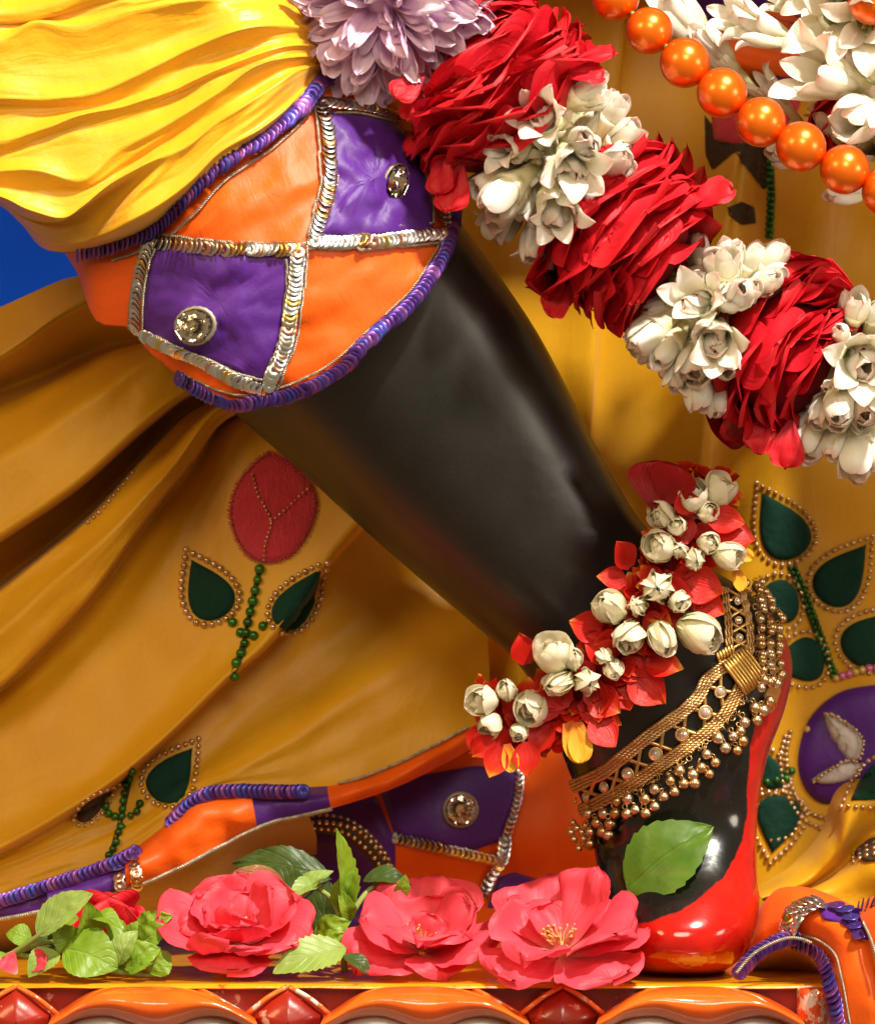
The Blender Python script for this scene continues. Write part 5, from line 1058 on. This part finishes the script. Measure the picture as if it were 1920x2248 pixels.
sprig('basil_sprig', 'crinkled lime green basil tuft tucked against a full pink rose', W(280, 1975, -.03),
 [d6([(450, 1050, -.045), (540, 1066, -.046), (660, 1070, -.045)]), d6([(460, 1060, -.042), (540, 1000, -.04), (600, 930, -.035)])],
 [(560, 930, -.03, 700, 830, -.035, 66, (0, -.8, .6), 'leaf', dict(fold=.3, blister=.03)), (560, 950, -.038, 690, 880, -.042, 60, (.2, -.8, .5), 'leaf', dict(fold=.35, blister=.03)), (480, 1030, -.05, 560, 890, -.048, 54, (-.4, -.8, .3), 'leafpale', dict(fold=.4)), (500, 1040, -.05, 650, 960, -.05, 66, (.1, -.8, .5), 'leaf', dict(fold=.3, blister=.03)), (520, 1055, -.052, 620, 1020, -.055, 50, (0, -.7, .7), 'leaf', dict(fold=.3)), (600, 1060, -.048, 690, 980, -.045, 60, (.2, -.9, .3), 'leaf', dict(fold=.3, blister=.03)), (540, 960, -.03, 610, 850, -.03, 60, (-.2, -.9, .3), 'leaf', dict(fold=.3)), (470, 980, -.035, 500, 850, -.03, 46, (-.3, -.9, .2), 'leaf', dict(fold=.4))])
sprig('basil_sprig', 'upright basil sprig with one tall leaf standing between pink roses', W(690, 1975, -.01),
 [d6([(1395, 1060, -.02), (1390, 960, -.02), (1400, 860, -.018), (1400, 800, -.015)]), d6([(1400, 900, -.018), (1340, 760, -.012), (1240, 700, -.008)]), d6([(1400, 860, -.016), (1480, 740, -.01), (1560, 680, -.004)])],
 [(1395, 850, -.02, 1362, 478, -.03, 62, (.75, -.65, .1), 'leaf', dict(fold=.5, arch=.03, serr=.09)), (1400, 830, -.018, 1440, 640, -.025, 62, (-.5, -.85, .1), 'leaf', dict(fold=.4)), (1420, 850, -.024, 1370, 720, -.03, 34, (.2, -.95, .1), 'leaf', dict(fold=.4)), (1210, 770, -.012, 1350, 650, -.012, 50, (-.2, -.6, .8), 'leafpale', dict(fold=.35)), (1300, 700, -.01, 1170, 760, -.02, 46, (-.2, -.7, .6), 'leafpale', dict(fold=.3)),
  (1300, 980, .0, 1330, 690, .0, 110, (-.2, -.95, .1), 'leafdark', dict(fold=.15, arch=.05)), (1470, 690, -.006, 1660, 690, -.012, 54, (.1, -.6, .8), 'leafdark', dict(fold=.25, curl=.1)), (1600, 750, -.012, 1640, 660, -.014, 34, (.5, -.8, .2), 'leaf', dict(fold=.4)), (1340, 680, .02, 940, 620, .03, 80, (0, -.85, .5), 'leafdark', dict(fold=.15)), (1230, 760, .012, 1080, 640, .015, 70, (-.2, -.9, .4), 'leafdark', dict(fold=.2)), (1150, 690, .01, 935, 655, .005, 34, (0, -.8, .6), 'leafbrown', dict(fold=.2, serr=.01)),
  (1280, 930, -.025, 1420, 850, -.03, 60, (0, -.9, .4), 'leaf', dict(fold=.3, blister=.04)), (1290, 960, -.028, 1390, 900, -.034, 54, (.2, -.9, .3), 'leaf', dict(fold=.3, blister=.04)), (1310, 900, -.022, 1380, 830, -.026, 46, (-.3, -.9, .2), 'leaf', dict(fold=.3, blister=.04))])
sprig('basil_sprig', 'pale green basil leaf lying flat in front of the upright sprig', W(630, 1978, -.045), [d6([(1400, 955, -.035), (1390, 965, -.04), (1370, 985, -.045)])],
 [(1400, 960, -.042, 1105, 1062, -.052, 84, (.05, -.75, .65), 'leafpale', dict(fold=.15, arch=.1, serr=.09, nt=11)), (1390, 990, -.048, 1500, 1075, -.052, 40, (0, -.5, .85), 'leafdark', dict(fold=.2))])
# ---------------------------------------------------------------- open roses along the pedestal edge
CORE = sphere_me('heart', M['anther'], 12, 8)
def open_rose(label, C, ax, size, petals, seed, sc=1.0, up=(0, 0, 1)):
    R.seed(seed)
    r_ = empty('rose_bloom', Vector((C.x, C.y, .0)), label, 'rose', 'roses laid along the pedestal edge'); ax = Vector(ax).normalized()
    e2 = (Vector(up) - ax * ax.dot(Vector(up))).normalized(); e1 = e2.cross(ax)         # e2 up in picture, e1 right
    e1 = -e1 if e1.x < 0 else e1
    for (a, oa, L, wd, b, base) in petals:
        a = math.radians(a); rad = e1 * math.cos(a) + e2 * math.sin(a); d = ax * math.cos(oa) + rad * math.sin(oa); nn = (ax * math.sin(oa) - rad * math.cos(oa) + rvec() * .06).normalized(); L *= size
        p = C + rad * size * .05 * base - ax * size * .10 * base
        end = p + d * L
        if end.z < .004: d = (d + Vector((0, 0, (.006 - end.z) / L))).normalized()
        inst('petal', R.choice(PINK), basis(p, d, nn, L * wd, L, L), r_)
    inst('heart', CORE, basis(C + ax * size * .0, ax, e1, size * .10, size * .05, size * .10), r_)
    parts = []
    for k in range(34):
        a = R.uniform(0, 6.28); q = R.uniform(.15, .75); rad = e1 * math.cos(a) + e2 * math.sin(a); d = (ax * math.cos(q) + rad * math.sin(q)); l = size * R.uniform(.16, .27); b_ = C + rad * size * .05
        pts = [b_, b_ + d * l * .6, b_ + d * l + rad * l * .25 + rvec() * l * .12]; v, f, u = tube(spline(pts, 3), size * .009, 5); parts.append((v, f, u))
        t2 = pts[-1]; parts.append(tube([t2 - rad * size * .018, t2, t2 + rad * size * .018], [size * .012, size * .022, size * .012], 6))
    v, f, u = merge(parts); o = obj('stamens', v, f, M['anther'], r_, u); return r_
SZ = 150 * S
def ring(n, oa, L, wd, base, ph=0, j=.26, jl=.17): return [(ph + 360 * k / n + R.uniform(-22, 22), oa + R.uniform(-j, j), L * R.uniform(1 - jl, 1 + jl), wd * R.uniform(.92, 1.12), 0, base) for k in range(n)]
open_rose('full many-petalled pink rose beside the crinkled lime basil tuft', W(482, 1898, -.026), (.03, -.50, .87), SZ, ring(6, 1.28, 1.0, .95, 1.4, 10) + ring(6, 1.05, .92, .95, 1.0, 40) + ring(5, .8, .74, .9, .6, 5) + ring(4, .55, .5, .9, .4, 60), 3)
open_rose('wide open coral rose with a curled lower petal between two roses', W(855, 1912, -.028), (.12, -.50, .86), SZ * 1.0, ring(5, 1.15, .98, 1.1, 1.2, 54) + ring(5, .9, .82, 1.05, .8, 20) + ring(3, .6, .45, .9, .4, 70), 5)
open_rose('loose coral rose with tall pointed back petal beside the red painted toes', W(1135, 1915, -.050), (-.05, -.36, .93), SZ * 1.12, ring(5, 1.2, 1.05, 1.12, 1.2, 18) + ring(4, 1.0, .92, 1.0, .8, 50) + [(48, .62, 1.05, .8, 0, .5), (130, .7, .6, .9, 0, .4)], 8)
# small red rose lying behind the left sprig
r_ = empty('red_rose', W(210, 1960, -.01), 'small crimson rose half hidden behind the trailing basil sprig', 'rose')
C = W(215, 1900, -.018)
for i in range(16):
    a = i * 2.4; oa = .4 + .06 * i; rad = Vector((math.cos(a), 0, math.sin(a))); ax = Vector((.2, -.7, .6)).normalized(); rad = (rad - ax * rad.dot(ax)).normalized(); d = ax * math.cos(oa) + rad * math.sin(oa); nn = ax * math.sin(oa) - rad * math.cos(oa); L = R.uniform(70, 100) * S
    if (C + d * L).z < .003: d.z += .4; d.normalize()
    inst('petal', R.choice(ROSE), basis(C - ax * .004, d, nn, L * 1.1, L, L), r_)
inst('heart', SPH['rosecore'], basis(C - ax * .006, ax, rad, .008, .006, .008), r_)
for k, (x, y, dx, dy) in enumerate(((70, 1065, -.4, -.6), (120, 1050, .6, -.5))):
    p = W(*b6(x, y), -.056); p.z = max(p.z, .002)
    o = inst('fallen_petal', R.choice(PINK), basis(p, tdir(dx, dy, -.2), Vector((.1, -.7, .7)), 44 * S, 46 * S, 46 * S), None)
    tag(o, ('loose coral petal lying by the end of the pale basil stem', 'loose coral petal leaning on the lowest pale basil leaf')[k], 'petal')
